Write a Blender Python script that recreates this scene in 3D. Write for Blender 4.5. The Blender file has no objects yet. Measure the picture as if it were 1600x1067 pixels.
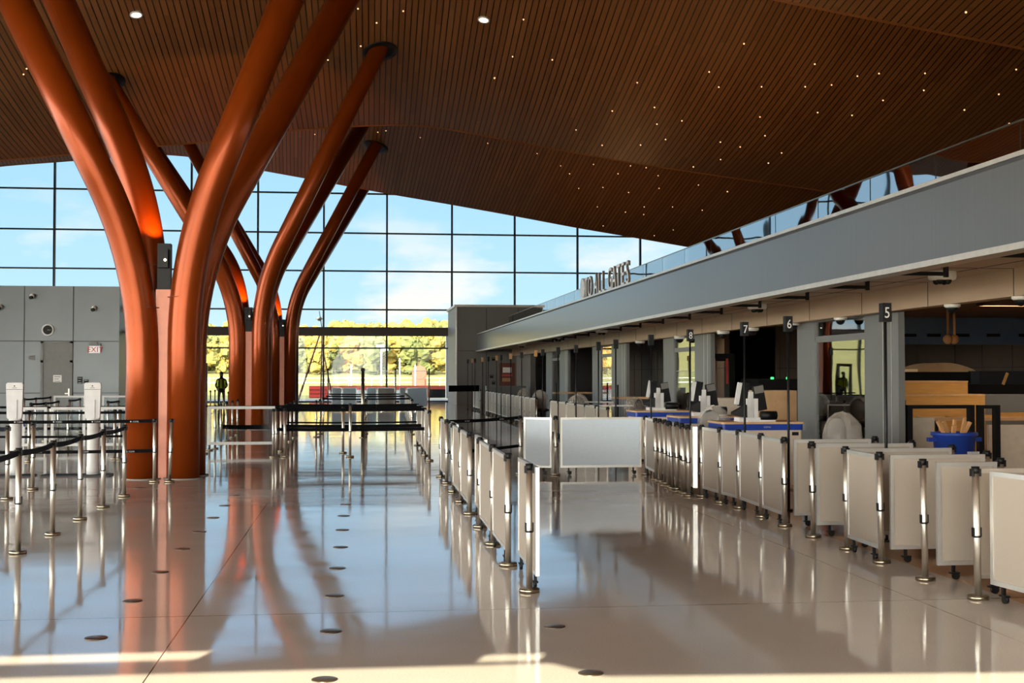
import bpy, math, random
from mathutils import Vector, Matrix
from mathutils.bvhtree import BVHTree
random.seed(7)
sc = bpy.context.scene
col = sc.collection
PI = math.pi
# ------------------------------------------------------------------ camera
FPX = 2000.0
PSI, PHI = math.radians(6.93), math.radians(1.475)
CAM = Vector((0, 0, 1.68))
fwd = Vector((math.sin(PSI)*math.cos(PHI), math.cos(PSI)*math.cos(PHI), math.sin(PHI)))
rgt = Vector((math.cos(PSI), -math.sin(PSI), 0))
upv = rgt.cross(fwd)
def ray(px, py): return fwd + rgt*((px-800)/FPX) + upv*((533.5-py)/FPX)
def F(px, py, z=0.0):
    d = ray(px, py); return CAM + d*((z-CAM.z)/d.z)
def PY(px, py, Y):
    d = ray(px, py); return CAM + d*(Y/d.y)
def PX(px, py, X):
    d = ray(px, py); return CAM + d*(X/d.x)
cd = bpy.data.cameras.new('camera'); cam = bpy.data.objects.new('camera', cd); col.objects.link(cam)
cam.location = CAM; cam.rotation_euler = (PI/2+PHI, 0, -PSI)
cd.sensor_width = 36; cd.lens = 36*FPX/1600; cd.clip_end = 3000; cd.clip_start = .05
sc.camera = cam
sc.view_settings.view_transform = 'Standard'; sc.view_settings.look = 'None'
sc.view_settings.gamma = 1; sc.view_settings.exposure = 0.14; sc.view_settings.use_curve_mapping = False
sc.cycles.use_denoising = True
sc.cycles.max_bounces = 8; sc.cycles.transparent_max_bounces = 24
sc.cycles.diffuse_bounces = 4; sc.cycles.glossy_bounces = 5
sc.cycles.sample_clamp_indirect = 6
# ------------------------------------------------------------------ materials
def lin(c):
    return tuple(((v/255)/12.92 if v/255 <= .04045 else ((v/255+.055)/1.055)**2.4) for v in c)
M = {}
def mat(name, c, rough=.5, metal=0., spec=.5, var=.06, scale=8., bump=0., coat=0., emit=0., stretch=None):
    m = bpy.data.materials.new(name); m.use_nodes = True; nt = m.node_tree
    b = nt.nodes['Principled BSDF']; c = lin(c)
    b.inputs['Roughness'].default_value = rough; b.inputs['Metallic'].default_value = metal
    b.inputs['Specular IOR Level'].default_value = spec; b.inputs['Coat Weight'].default_value = coat
    b.inputs['Coat Roughness'].default_value = .12
    tc = nt.nodes.new('ShaderNodeTexCoord'); n = nt.nodes.new('ShaderNodeTexNoise')
    n.inputs['Scale'].default_value = scale; n.inputs['Detail'].default_value = 3
    if stretch:
        mp = nt.nodes.new('ShaderNodeMapping'); mp.inputs['Scale'].default_value = stretch
        nt.links.new(tc.outputs['Object'], mp.inputs['Vector']); nt.links.new(mp.outputs[0], n.inputs['Vector'])
    else: nt.links.new(tc.outputs['Object'], n.inputs['Vector'])
    r = nt.nodes.new('ShaderNodeValToRGB')
    r.color_ramp.elements[0].position = .3; r.color_ramp.elements[1].position = .7
    r.color_ramp.elements[0].color = (*[v*(1-var) for v in c], 1)
    r.color_ramp.elements[1].color = (*[min(1, v*(1+var)) for v in c], 1)
    nt.links.new(n.outputs['Fac'], r.inputs['Fac']); nt.links.new(r.outputs['Color'], b.inputs['Base Color'])
    if bump:
        bp = nt.nodes.new('ShaderNodeBump'); bp.inputs['Strength'].default_value = bump; bp.inputs['Distance'].default_value = .01
        nt.links.new(n.outputs['Fac'], bp.inputs['Height']); nt.links.new(bp.outputs[0], b.inputs['Normal'])
    if emit:
        nt.links.new(r.outputs['Color'], b.inputs['Emission Color']); b.inputs['Emission Strength'].default_value = emit
    M[name] = m; return m
mat('steel', (226, 221, 210), .40, 1., scale=3)
mat('plate_steel', (150, 140, 120), .28, 1.)
mat('alu', (215, 213, 208), .38, .75, scale=4)
mat('panel_skin', (184, 172, 158), .45, 0, .5, .03, 120)
mat('panel_blue', (216, 228, 238), .4, 0, .5, .02, 20)
mat('black', (10, 10, 11), .5, 0, .3)
mat('belt', (9, 9, 12), .8, 0, .1)
mat('belt_grey', (32, 36, 46), .8, 0, .2)
mat('letter_side', (112, 104, 96), .6)
mat('white', (206, 205, 203), .45)
mat('ink_white', (190, 190, 190), .6)
mat('ink_red', (185, 60, 50), .6)
mat('pipe', (140, 58, 8), .32, .45, .25, .06, 2, coat=.12)
mat('pipe_plate', (190, 120, 95), .4, .2, .5)
mat('wall_grey', (104, 108, 109), .36, .25, .5, .04, 1.2)
mat('door_grey', (110, 109, 105), .45, .1)
mat('seam', (60, 60, 60), .7)
mat('block_grey', (118, 115, 110), .5, .1, .4, .04, 1.)
mat('fascia', (104, 105, 105), .28, .25, .5, .05, 1.5, stretch=(1, 22, .15))
mat('fascia_cap', (206, 200, 190), .35, .5)
mat('soffit', (184, 158, 132), .45, 0, .4, .04, 2)
mat('soffit_dark', (92, 66, 48), .6)
mat('pillar', (118, 118, 116), .45, .2, .5, .03, 2)
mat('mullion', (52, 62, 66), .5, .3)
mat('beam', (66, 54, 48), .6)
mat('dark_wall', (96, 84, 72), .6, 0, .4, .05, 1)
mat('blue_band', (88, 108, 134), .5)
mat('plywood', (190, 142, 78), .7, 0, .3, .12, 3, stretch=(1, 1, 12))
mat('wood_table', (196, 158, 116), .5, 0, .4, .1, 4, stretch=(1, 9, 1))
mat('beige', (212, 196, 176), .55)
mat('blue_strip', (22, 58, 150), .35)
mat('bin_blue', (30, 62, 150), .4)
mat('paper', (235, 232, 226), .7)
mat('cardboard', (190, 140, 90), .8)
mat('red', (214, 70, 62), .5)
mat('coral', (190, 80, 64), .5)
mat('hivis', (205, 225, 40), .7)
mat('cloth_dark', (28, 30, 36), .9)
mat('skin', (150, 105, 80), .6)
mat('grass', (108, 106, 66), .95, 0, .1, .18, .12)
mat('asphalt', (84, 86, 90), .9)
mat('bark', (84, 66, 50), .9)
mat('plastic_wrap', (200, 188, 174), .18, 0, .8, .25, 14, bump=.8)
mat('camera_white', (222, 218, 208), .35)
mat('cable_blue', (30, 50, 120), .5)
mat('concrete', (140, 138, 132), .8)
mat('disc', (110, 96, 84), .3, .8)
mat('led', (255, 240, 215), .5, emit=7)
mat('lamp_tube', (255, 225, 190), .5, emit=45)
mat('green_led', (60, 255, 110), .5, emit=3)
mat('lamp_glow', (255, 200, 150), .5, emit=1.3)
mat('exit_face', (240, 235, 230), .5, emit=.35)
mat('tripod', (110, 60, 44), .6)
def glass_mat(name, tint=(1, 1, 1), ior=1.5, base=0.0, bump=.25):
    m = bpy.data.materials.new(name); m.use_nodes = True; nt = m.node_tree; nt.nodes.clear()
    o = nt.nodes.new('ShaderNodeOutputMaterial'); mx = nt.nodes.new('ShaderNodeMixShader')
    t = nt.nodes.new('ShaderNodeBsdfTransparent'); t.inputs[0].default_value = (*tint, 1)
    g = nt.nodes.new('ShaderNodeBsdfGlossy'); g.inputs['Roughness'].default_value = .015
    n = nt.nodes.new('ShaderNodeTexNoise'); n.inputs['Scale'].default_value = .5
    tc = nt.nodes.new('ShaderNodeTexCoord'); nt.links.new(tc.outputs['Object'], n.inputs['Vector'])
    bp = nt.nodes.new('ShaderNodeBump'); bp.inputs['Strength'].default_value = bump; bp.inputs['Distance'].default_value = .02
    nt.links.new(n.outputs['Fac'], bp.inputs['Height']); nt.links.new(bp.outputs[0], g.inputs['Normal'])
    f = nt.nodes.new('ShaderNodeFresnel'); f.inputs['IOR'].default_value = ior
    a = nt.nodes.new('ShaderNodeMath'); a.operation = 'ADD'; a.inputs[1].default_value = base
    nt.links.new(f.outputs[0], a.inputs[0]); nt.links.new(a.outputs[0], mx.inputs[0])
    nt.links.new(t.outputs[0], mx.inputs[1]); nt.links.new(g.outputs[0], mx.inputs[2]); nt.links.new(mx.outputs[0], o.inputs[0])
    M[name] = m
glass_mat('glass', (.97, 1, .99), 1.35)
glass_mat('rail_glass', (.9, .93, .92), 3.0, .28)
glass_mat('door_glass', (.8, .84, .82), 1.9, .22, .12)
glass_mat('acrylic', (.93, .96, .97), 1.15, 0, .02)
def translucent(name, w):
    m = M[name]; nt = m.node_tree; b = nt.nodes['Principled BSDF']; out = nt.nodes['Material Output']
    t = nt.nodes.new('ShaderNodeBsdfTranslucent'); mx = nt.nodes.new('ShaderNodeMixShader'); mx.inputs[0].default_value = w
    src = b.inputs['Base Color'].links[0].from_socket; nt.links.new(src, t.inputs[0])
    nt.links.new(b.outputs[0], mx.inputs[1]); nt.links.new(t.outputs[0], mx.inputs[2]); nt.links.new(mx.outputs[0], out.inputs[0])
translucent('panel_skin', .25); translucent('panel_blue', .12)
# slatted wood ceiling : u = distance across the slats, v = distance along
def ceiling_mat():
    m = bpy.data.materials.new('slat_wood'); m.use_nodes = True; nt = m.node_tree; b = nt.nodes['Principled BSDF']
    uv = nt.nodes.new('ShaderNodeUVMap'); uv.uv_map = 'UVMap'
    s = nt.nodes.new('ShaderNodeSeparateXYZ'); nt.links.new(uv.outputs[0], s.inputs[0])
    def mth(op, a, b_=None):
        n = nt.nodes.new('ShaderNodeMath'); n.operation = op
        for i, v in enumerate((a, b_)):
            if v is None: continue
            if isinstance(v, (int, float)): n.inputs[i].default_value = v
            else: nt.links.new(v, n.inputs[i])
        return n.outputs[0]
    k = mth('DIVIDE', s.outputs[0], .17); fr = mth('FRACT', k); fl = mth('FLOOR', k)
    gap = mth('GREATER_THAN', fr, .82)
    wn = nt.nodes.new('ShaderNodeTexWhiteNoise'); wn.noise_dimensions = '2D'
    cv = nt.nodes.new('ShaderNodeCombineXYZ'); nt.links.new(fl, cv.inputs[0])
    nt.links.new(mth('FLOOR', mth('DIVIDE', mth('ADD', s.outputs[1], mth('MULTIPLY', fl, 1.37)), 3.6)), cv.inputs[1])
    nt.links.new(cv.outputs[0], wn.inputs['Vector'])
    gr = nt.nodes.new('ShaderNodeTexNoise'); gr.inputs['Scale'].default_value = 1; gr.inputs['Detail'].default_value = 4
    cg = nt.nodes.new('ShaderNodeCombineXYZ'); nt.links.new(mth('MULTIPLY', s.outputs[0], 40), cg.inputs[0]); nt.links.new(mth('MULTIPLY', s.outputs[1], 1.2), cg.inputs[1])
    nt.links.new(cg.outputs[0], gr.inputs['Vector'])
    mix = mth('ADD', mth('MULTIPLY', wn.outputs['Value'], .55), mth('MULTIPLY', gr.outputs['Fac'], .45))
    r = nt.nodes.new('ShaderNodeValToRGB')
    r.color_ramp.elements[0].color = (.150, .052, .012, 1); r.color_ramp.elements[1].color = (.240, .094, .026, 1)
    nt.links.new(mix, r.inputs[0])
    mc = nt.nodes.new('ShaderNodeMix'); mc.data_type = 'RGBA'
    nt.links.new(gap, mc.inputs[0]); nt.links.new(r.outputs[0], mc.inputs[6]); mc.inputs[7].default_value = (.004, .003, .002, 1)
    nt.links.new(mc.outputs[2], b.inputs['Base Color']); b.inputs['Roughness'].default_value = .5
    b.inputs['Specular IOR Level'].default_value = .3
    M['slat_wood'] = m
ceiling_mat()
mat('rim_wood', (128, 74, 36), .5)
def floor_mat():
    m = bpy.data.materials.new('terrazzo'); m.use_nodes = True; nt = m.node_tree; b = nt.nodes['Principled BSDF']
    L = nt.links.new
    tc = nt.nodes.new('ShaderNodeTexCoord'); s = nt.nodes.new('ShaderNodeSeparateXYZ'); L(tc.outputs['Object'], s.inputs[0])
    def mth(op, a, b_=None):
        n = nt.nodes.new('ShaderNodeMath'); n.operation = op
        for i, v in enumerate((a, b_)):
            if v is None: continue
            if isinstance(v, (int, float)): n.inputs[i].default_value = v
            else: L(v, n.inputs[i])
        return n.outputs[0]
    n1 = nt.nodes.new('ShaderNodeTexNoise'); n1.inputs['Scale'].default_value = 90; L(tc.outputs['Object'], n1.inputs['Vector'])
    n2 = nt.nodes.new('ShaderNodeTexNoise'); n2.inputs['Scale'].default_value = .5; n2.inputs['Detail'].default_value = 4; L(tc.outputs['Object'], n2.inputs['Vector'])
    f = mth('ADD', mth('MULTIPLY', n1.outputs[0], .5), mth('MULTIPLY', n2.outputs[0], .5))
    r = nt.nodes.new('ShaderNodeValToRGB'); r.color_ramp.elements[0].position = .35; r.color_ramp.elements[1].position = .65
    r.color_ramp.elements[0].color = (.50, .455, .415, 1); r.color_ramp.elements[1].color = (.63, .58, .535, 1); L(f, r.inputs[0])
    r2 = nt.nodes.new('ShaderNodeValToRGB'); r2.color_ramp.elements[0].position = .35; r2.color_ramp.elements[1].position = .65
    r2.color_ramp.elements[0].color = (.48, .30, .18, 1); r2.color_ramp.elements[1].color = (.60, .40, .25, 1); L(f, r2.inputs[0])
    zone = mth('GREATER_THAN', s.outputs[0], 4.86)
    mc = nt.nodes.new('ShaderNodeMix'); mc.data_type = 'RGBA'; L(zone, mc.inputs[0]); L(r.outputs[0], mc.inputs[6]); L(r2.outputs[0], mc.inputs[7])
    # joints
    j = mth('LESS_THAN', mth('ABSOLUTE', mth('SUBTRACT', mth('FRACT', mth('DIVIDE', mth('ADD', s.outputs[0], 46.2), 5.3)), .5)), .0007)
    j2 = mth('LESS_THAN', mth('ABSOLUTE', mth('SUBTRACT', mth('FRACT', mth('DIVIDE', mth('ADD', s.outputs[1], 3.9), 8.7)), .5)), .0006)
    jj = mth('MAXIMUM', j, j2)
    m2 = nt.nodes.new('ShaderNodeMix'); m2.data_type = 'RGBA'; L(jj, m2.inputs[0]); L(mc.outputs[2], m2.inputs[6]); m2.inputs[7].default_value = (.05, .04, .035, 1)
    L(m2.outputs[2], b.inputs['Base Color'])
    # dust smears change the gloss a little
    n3 = nt.nodes.new('ShaderNodeTexNoise'); n3.inputs['Scale'].default_value = 1; n3.inputs['Detail'].default_value = 6
    mp = nt.nodes.new('ShaderNodeMapping'); mp.inputs['Scale'].default_value = (.5, 2.2, 1); L(tc.outputs['Object'], mp.inputs['Vector']); L(mp.outputs[0], n3.inputs['Vector'])
    rr = nt.nodes.new('ShaderNodeMapRange'); rr.inputs['From Min'].default_value = .3; rr.inputs['From Max'].default_value = .75
    rr.inputs['To Min'].default_value = .035; rr.inputs['To Max'].default_value = .11; L(n3.outputs[0], rr.inputs[0]); L(rr.outputs[0], b.inputs['Roughness'])
    b.inputs['IOR'].default_value = 1.72
    n4 = nt.nodes.new('ShaderNodeTexNoise'); n4.inputs['Scale'].default_value = 1.6; n4.inputs['Detail'].default_value = 1; L(tc.outputs['Object'], n4.inputs['Vector'])
    bp = nt.nodes.new('ShaderNodeBump'); bp.inputs['Strength'].default_value = .12; bp.inputs['Distance'].default_value = .012
    L(n4.outputs[0], bp.inputs['Height']); L(bp.outputs[0], b.inputs['Normal'])
    M['terrazzo'] = m
floor_mat()
def leaf_mat():
    m = bpy.data.materials.new('autumn_leaves'); m.use_nodes = True; nt = m.node_tree; b = nt.nodes['Principled BSDF']
    oi = nt.nodes.new('ShaderNodeObjectInfo'); tc = nt.nodes.new('ShaderNodeTexCoord')
    n = nt.nodes.new('ShaderNodeTexNoise'); n.inputs['Scale'].default_value = .9; n.inputs['Detail'].default_value = 5
    nt.links.new(tc.outputs['Object'], n.inputs['Vector'])
    a = nt.nodes.new('ShaderNodeMath'); a.operation = 'MULTIPLY_ADD'; a.inputs[1].default_value = .5
    nt.links.new(n.outputs['Fac'], a.inputs[0])
    s2 = nt.nodes.new('ShaderNodeMath'); s2.operation = 'MULTIPLY'; s2.inputs[1].default_value = .55
    nt.links.new(oi.outputs['Random'], s2.inputs[0]); nt.links.new(s2.outputs[0], a.inputs[2])
    r = nt.nodes.new('ShaderNodeValToRGB'); e = r.color_ramp.elements
    e[0].position = .15; e[0].color = (*lin((62, 72, 44)), 1); e[1].position = .9; e[1].color = (*lin((138, 90, 44)), 1)
    x = e.new(.45); x.color = (*lin((98, 98, 58)), 1); x = e.new(.65); x.color = (*lin((146, 122, 58)), 1)
    nt.links.new(a.outputs[0], r.inputs[0]); nt.links.new(r.outputs[0], b.inputs['Base Color'])
    b.inputs['Roughness'].default_value = .9; b.inputs['Specular IOR Level'].default_value = .1
    M['leaves'] = m
leaf_mat()
# ------------------------------------------------------------------ mesh builder
class MB:
    def __init__(s): s.v = []; s.f = []; s.sm = []; s.mi = []; s.cur = 0
    def add(s, vs, fs, smooth=False):
        o = len(s.v); s.v += [tuple(v) for v in vs]; s.f += [tuple(o+i for i in f) for f in fs]
        s.sm += [smooth]*len(fs); s.mi += [s.cur]*len(fs); return s
    def box(s, a, b, R=None, c=None):
        x0, y0, z0 = a; x1, y1, z1 = b
        vs = [Vector((x, y, z)) for z in (z0, z1) for x, y in ((x0, y0), (x1, y0), (x1, y1), (x0, y1))]
        if R is not None:
            c = Vector(c) if c is not None else Vector(((x0+x1)/2, (y0+y1)/2, (z0+z1)/2)); vs = [c + R @ (v-c) for v in vs]
        return s.add(vs, [(0, 3, 2, 1), (4, 5, 6, 7), (0, 1, 5, 4), (1, 2, 6, 5), (2, 3, 7, 6), (3, 0, 4, 7)])
    def cbox(s, c, d, R=None):
        return s.box([c[i]-d[i]/2 for i in range(3)], [c[i]+d[i]/2 for i in range(3)], R)
    def bbox(s, a, b, bev):   # box with bevelled vertical (z) edges
        x0, y0, z0 = a; x1, y1, z1 = b; p = []
        for cx, cy, a0 in ((x1-bev, y1-bev, 0), (x0+bev, y1-bev, 90), (x0+bev, y0+bev, 180), (x1-bev, y0+bev, 270)):
            for k in range(4): t = math.radians(a0+30*k); p.append((cx+bev*math.cos(t), cy+bev*math.sin(t)))
        return s.prism(p, z0, z1)
    def prism(s, pts, z0, z1, T=None):
        n = len(pts); vs = [Vector((x, y, z0)) for x, y in pts]+[Vector((x, y, z1)) for x, y in pts]
        if T is not None: vs = [T @ v for v in vs]
        return s.add(vs, [tuple(range(n-1, -1, -1)), tuple(range(n, 2*n))]+[(i, (i+1) % n, n+(i+1) % n, n+i) for i in range(n)])
    def tube(s, pts, r, n=12, cap=True, smooth=True):
        pts = [Vector(p) for p in pts]; m = len(pts); rs = r if isinstance(r, (list, tuple)) else [r]*m
        t0 = (pts[1]-pts[0]).normalized(); a = Vector((1, 0, 0)) if abs(t0.x) < .9 else Vector((0, 1, 0))
        u = t0.cross(a).normalized(); vs = []
        for i in range(m):
            t = ((pts[min(i+1, m-1)]-pts[i]).normalized()+(pts[i]-pts[max(i-1, 0)]).normalized()).normalized() if 0 < i < m-1 else (pts[1]-pts[0] if i == 0 else pts[-1]-pts[-2]).normalized()
            u = (u-t*u.dot(t)).normalized(); w = t.cross(u)
            for k in range(n):
                an = 2*PI*k/n; vs.append(pts[i]+(u*math.cos(an)+w*math.sin(an))*rs[i])
        fs = [(i*n+k, i*n+(k+1) % n, (i+1)*n+(k+1) % n, (i+1)*n+k) for i in range(m-1) for k in range(n)]
        s.add(vs, fs, smooth)
        if cap:
            o = len(s.v)-m*n
            s.f += [tuple(o+k for k in range(n-1, -1, -1)), tuple(o+(m-1)*n+k for k in range(n))]; s.sm += [False]*2; s.mi += [s.cur]*2
        return s
    def cyl(s, c, r, z0, z1, n=16, r2=None):
        return s.tube([(c[0], c[1], z0), (c[0], c[1], z1)], [r, r2 if r2 is not None else r], n)
    def lathe(s, c, prof, n=16, smooth=True, cap=True):
        vs = [(c[0]+r*math.cos(2*PI*k/n), c[1]+r*math.sin(2*PI*k/n), c[2]+z) for r, z in prof for k in range(n)]
        m = len(prof)
        return s.add(vs, [(i*n+k, i*n+(k+1) % n, (i+1)*n+(k+1) % n, (i+1)*n+k) for i in range(m-1) for k in range(n)]+([tuple(range(n-1, -1, -1)), tuple((m-1)*n+k for k in range(n))] if cap else []), smooth)
    def sphere(s, c, r, n=12, m=8, sc_=(1, 1, 1), jit=0, half=0):
        vs = []; lo = -PI/2 if not half else (-PI/2 if half < 0 else 0); hi = PI/2 if half >= 0 else 0
        for i in range(m+1):
            la = lo+(hi-lo)*i/m
            for k in range(n):
                j = 1+random.uniform(-jit, jit)
                vs.append((c[0]+r*sc_[0]*j*math.cos(la)*math.cos(2*PI*k/n), c[1]+r*sc_[1]*j*math.cos(la)*math.sin(2*PI*k/n), c[2]+r*sc_[2]*j*math.sin(la)))
        return s.add(vs, [(i*n+k, i*n+(k+1) % n, (i+1)*n+(k+1) % n, (i+1)*n+k) for i in range(m) for k in range(n)], jit == 0)
    def build(s, name, m, parent=None, loc=None, uv=None):
        me = bpy.data.meshes.new(name); me.from_pydata(s.v, [], s.f)
        for q in (m if isinstance(m, (list, tuple)) else [m]): me.materials.append(M[q])
        me.polygons.foreach_set('use_smooth', s.sm); me.polygons.foreach_set('material_index', s.mi); me.update()
        o = bpy.data.objects.new(name, me); col.objects.link(o)
        if parent is not None: o.parent = parent
        if loc is not None: o.location = loc
        return o
def tag(o, label=None, cat=None, group=None, kind=None):
    if label: o['label'] = label
    if cat: o['category'] = cat
    if group: o['group'] = group
    if kind: o['kind'] = kind
    return o
def empty(name, loc, rz=0.):
    o = bpy.data.objects.new(name, None); col.objects.link(o); o.location = loc; o.rotation_euler = (0, 0, rz); o.empty_display_size = .1; return o
def copy_tree(o, parent=None):
    c = o.copy(); col.objects.link(c)
    if parent is not None: c.parent = parent
    for ch in [q for q in KIDS.get(o.name, [])]: copy_tree(ch, c)
    return c
KIDS = {}
def reg(o):
    """remember a prototype's children so that copies need no search"""
    KIDS[o.name] = [c for c in bpy.data.objects if c.parent == o]
    for c in KIDS[o.name]: reg(c)
def struct(o): o['kind'] = 'structure'; return o
def text_mesh(body, size, extrude, name, m, parent=None, align='CENTER', T=None):
    cu = bpy.data.curves.new(name, 'FONT'); cu.body = body; cu.size = size; cu.extrude = extrude; cu.align_x = align; cu.resolution_u = 3
    t = bpy.data.objects.new(name, cu); col.objects.link(t); bpy.context.view_layer.update()
    me = bpy.data.meshes.new_from_object(t.evaluated_get(bpy.context.evaluated_depsgraph_get()))
    bpy.data.objects.remove(t); me.materials.clear(); me.materials.append(M[m])
    if T is not None: me.transform(T)
    o = bpy.data.objects.new(name, me); col.objects.link(o)
    if parent is not None: o.parent = parent
    return o
def textT(loc, right, up, sx=1):   # matrix: text plane spanned by right/up
    r = Vector(right).normalized()*sx; u = Vector(up).normalized(); n = r.normalized().cross(u)
    m = Matrix((r, u, n)).transposed().to_4x4(); m.translation = Vector(loc); return m
ORD = ['first', 'second', 'third', 'fourth', 'fifth', 'sixth', 'seventh', 'eighth', 'ninth', 'tenth', 'eleventh', 'twelfth', 'thirteenth', 'fourteenth', 'fifteenth', 'sixteenth', 'seventeenth', 'eighteenth', 'nineteenth', 'twentieth']
# ------------------------------------------------------------------ floor & shell
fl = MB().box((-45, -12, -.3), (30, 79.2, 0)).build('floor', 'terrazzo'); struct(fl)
# -- ceiling bands
def interp(tab, x):
    if x <= tab[0][0]: return tab[0][1]+(x-tab[0][0])*(tab[1][1]-tab[0][1])/(tab[1][0]-tab[0][0])
    for (a, b), (c, d) in zip(tab, tab[1:]):
        if x <= c: return b+(d-b)*(x-a)/(c-a)
    (a, b), (c, d) = tab[-2:]; return d+(x-c)*(d-b)/(c-a)
def smooth_tab(tab, x, w=1.2): return sum(interp(tab, x+w*k/3)*(1, 2, 3, 4, 3, 2, 1)[k+3] for k in range(-3, 4))/16
def tab_px(pts, Y): return [(PY(a, b, Y).x, PY(a, b, Y).z) for a, b in pts]
YC, YA, YB, YD = 26.3, 43.7, 61.0, 78.6
tA = tab_px([(-120, 262), (0, 250), (110, 241), (225, 230), (330, 221), (430, 206), (500, 200), (560, 196.5), (640, 194), (700, 201), (800, 220), (900, 239), (1000, 256), (1100, 271), (1300, 300), (1500, 330)], YA)
tB = tab_px([(-60, 268), (0, 259), (110, 251), (245, 240), (300, 244), (400, 264), (500, 282), (600, 301), (700, 318), (800, 336), (900, 355), (1000, 372), (1080, 386), (1250, 415)], YB)
tC = [(-30, 9.9), (-8, 11.0)]+tab_px([(640, -75), (800, -78), (1000, -45), (1220, 1), (1400, 37), (1600, 76), (1900, 135)], YC)
tE = [(-30, 9.9), (-6, 10.6), (4, 11.2), (12, 9.6), (25, 8)]
tD = [(x*YD/YB, 1.68+(z-1.68)*YD/YB+1.2) for x, z in tB]
ceilings = []; profs = {}
def band(tab, Yr, depth, t, a, w, curve=0.0):
    mb = MB(); xs = [-34+.5*i for i in range(131)]; nv = 12; us = [0]
    for x0, x1 in zip(xs, xs[1:]): us.append(us[-1]+math.hypot(x1-x0, smooth_tab(tab, x1, w)-smooth_tab(tab, x0, w)))
    vs = []; uvs = []
    for j in range(nv+1):
        d = depth*j/nv
        for x, u in zip(xs, us): vs.append((x-a*d, Yr-d, smooth_tab(tab, x, w)+t*d+curve*d*d)); uvs.append((u, d))
    n = len(xs); fs = [(j*n+i, j*n+i+1, (j+1)*n+i+1, (j+1)*n+i) for j in range(nv) for i in range(n-1)]
    mb.add(vs, fs, True); o = mb.build('ceiling', 'slat_wood'); me = o.data
    uvl = me.uv_layers.new(name='UVMap')
    for lp in me.loops: uvl.data[lp.index].uv = uvs[lp.vertex_index]
    struct(o); ceilings.append(o)
    rm = MB()
    for x0, x1 in zip(xs, xs[1:]):
        z0, z1 = smooth_tab(tab, x0, w), smooth_tab(tab, x1, w)
        vs = [(x0, Yr-.06, z0+.02), (x1, Yr-.06, z1+.02), (x1, Yr+.02, z1-.03), (x0, Yr+.02, z0-.03), (x0, Yr+.02, z0+.55), (x1, Yr+.02, z1+.55)]
        rm.add(vs, [(0, 1, 2, 3), (3, 2, 5, 4)])
    struct(rm.build('trim_1', 'rim_wood'))
    return lambda x, d: smooth_tab(tab, x+a*d, w)+t*d+curve*d*d
zE = band(tE, 8.9, 21, .12, 0, 2)
zC = band(tC, YC, 17.4, .17, 0, 1.5)
zA = band(tA, YA, 17.4, .11, .012, .9, .008)
zB = band(tB, YB, 17.3, .24, -.045, .9)
zD = band(tD, YD, 17.6, .06, 0, 1.2)
# clerestory bulkheads closing the steps between the bands
def bulkhead(tab_low, Yr, zhigh, depth):
    mb = MB(); xs = [-32+1.*i for i in range(63)]
    for x0, x1 in zip(xs, xs[1:]):
        mb.add([(x0, Yr+.05, smooth_tab(tab_low, x0)+.1), (x1, Yr+.05, smooth_tab(tab_low, x1)+.1), (x1, Yr+.05, max(zhigh(x1, depth), smooth_tab(tab_low, x1))+.5), (x0, Yr+.05, max(zhigh(x0, depth), smooth_tab(tab_low, x0))+.5)], [(0, 1, 2, 3)])
    struct(mb.build('wall_clerestory', 'soffit_dark'))
bulkhead(tE, 8.9, zC, 17.4); bulkhead(tC, YC, zA, 17.4); bulkhead(tA, YA, zB, 17.3); bulkhead(tB, YB, zD, 17.6)
bvhs = []
for o in ceilings: bvhs.append(BVHTree.FromPolygons([v.co for v in o.data.vertices], [tuple(p.vertices) for p in o.data.polygons]))
def ceil_hit(px, py):
    d = ray(px, py).normalized(); best = None
    for b in bvhs:
        h, n, i, t = b.ray_cast(CAM, d)
        if h and (best is None or t < best[2]): best = (h, n, t)
    return best
# -- end glass wall
YG = 79.0
def curtain(name, Y, xs, zs, zt, x0, x1, mw=.11):
    g = MB()
    X = [x0]+xs+[x1]; Z = [0.02]+zs+[zt]
    for a, b in zip(X, X[1:]):
        for c, d in zip(Z, Z[1:]): g.box((a+mw/2, Y-.012, c+.03), (b-mw/2, Y+.012, d-.03))
    o = struct(g.build(name, 'glass'))
    f = MB()
    for x in X: f.box((x-mw/2, Y-.16, 0), (x+mw/2, Y+.08, zt))
    for z in Z: f.box((x0, Y-.10, z-.045), (x1, Y+.07, z+.045))
    f.build('window_frame', 'mullion', o); return o
mx = [PY(p, 400, YG).x for p in (85, 192, 299, 403, 506, 604.5, 706, 804, 902, 1000, 1098)]
mx = [mx[0]-4.2*k for k in (6, 5, 4, 3, 2, 1)]+mx
mz = [PY(604, p, YG).z for p in (544, 484, 424, 365, 303.5, 243, 183)]
curtain('window_1', YG, mx, mz, 22, mx[0]-4.2, 28)
bz0, bz1 = PY(604, 525, YG-.3).z, PY(604, 511.5, YG-.3).z
struct(MB().box((-45, YG-.5, bz0), (PY(709, 500, YG-.5).x, YG-.16, bz1)).build('trim_2', 'beam'))
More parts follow.
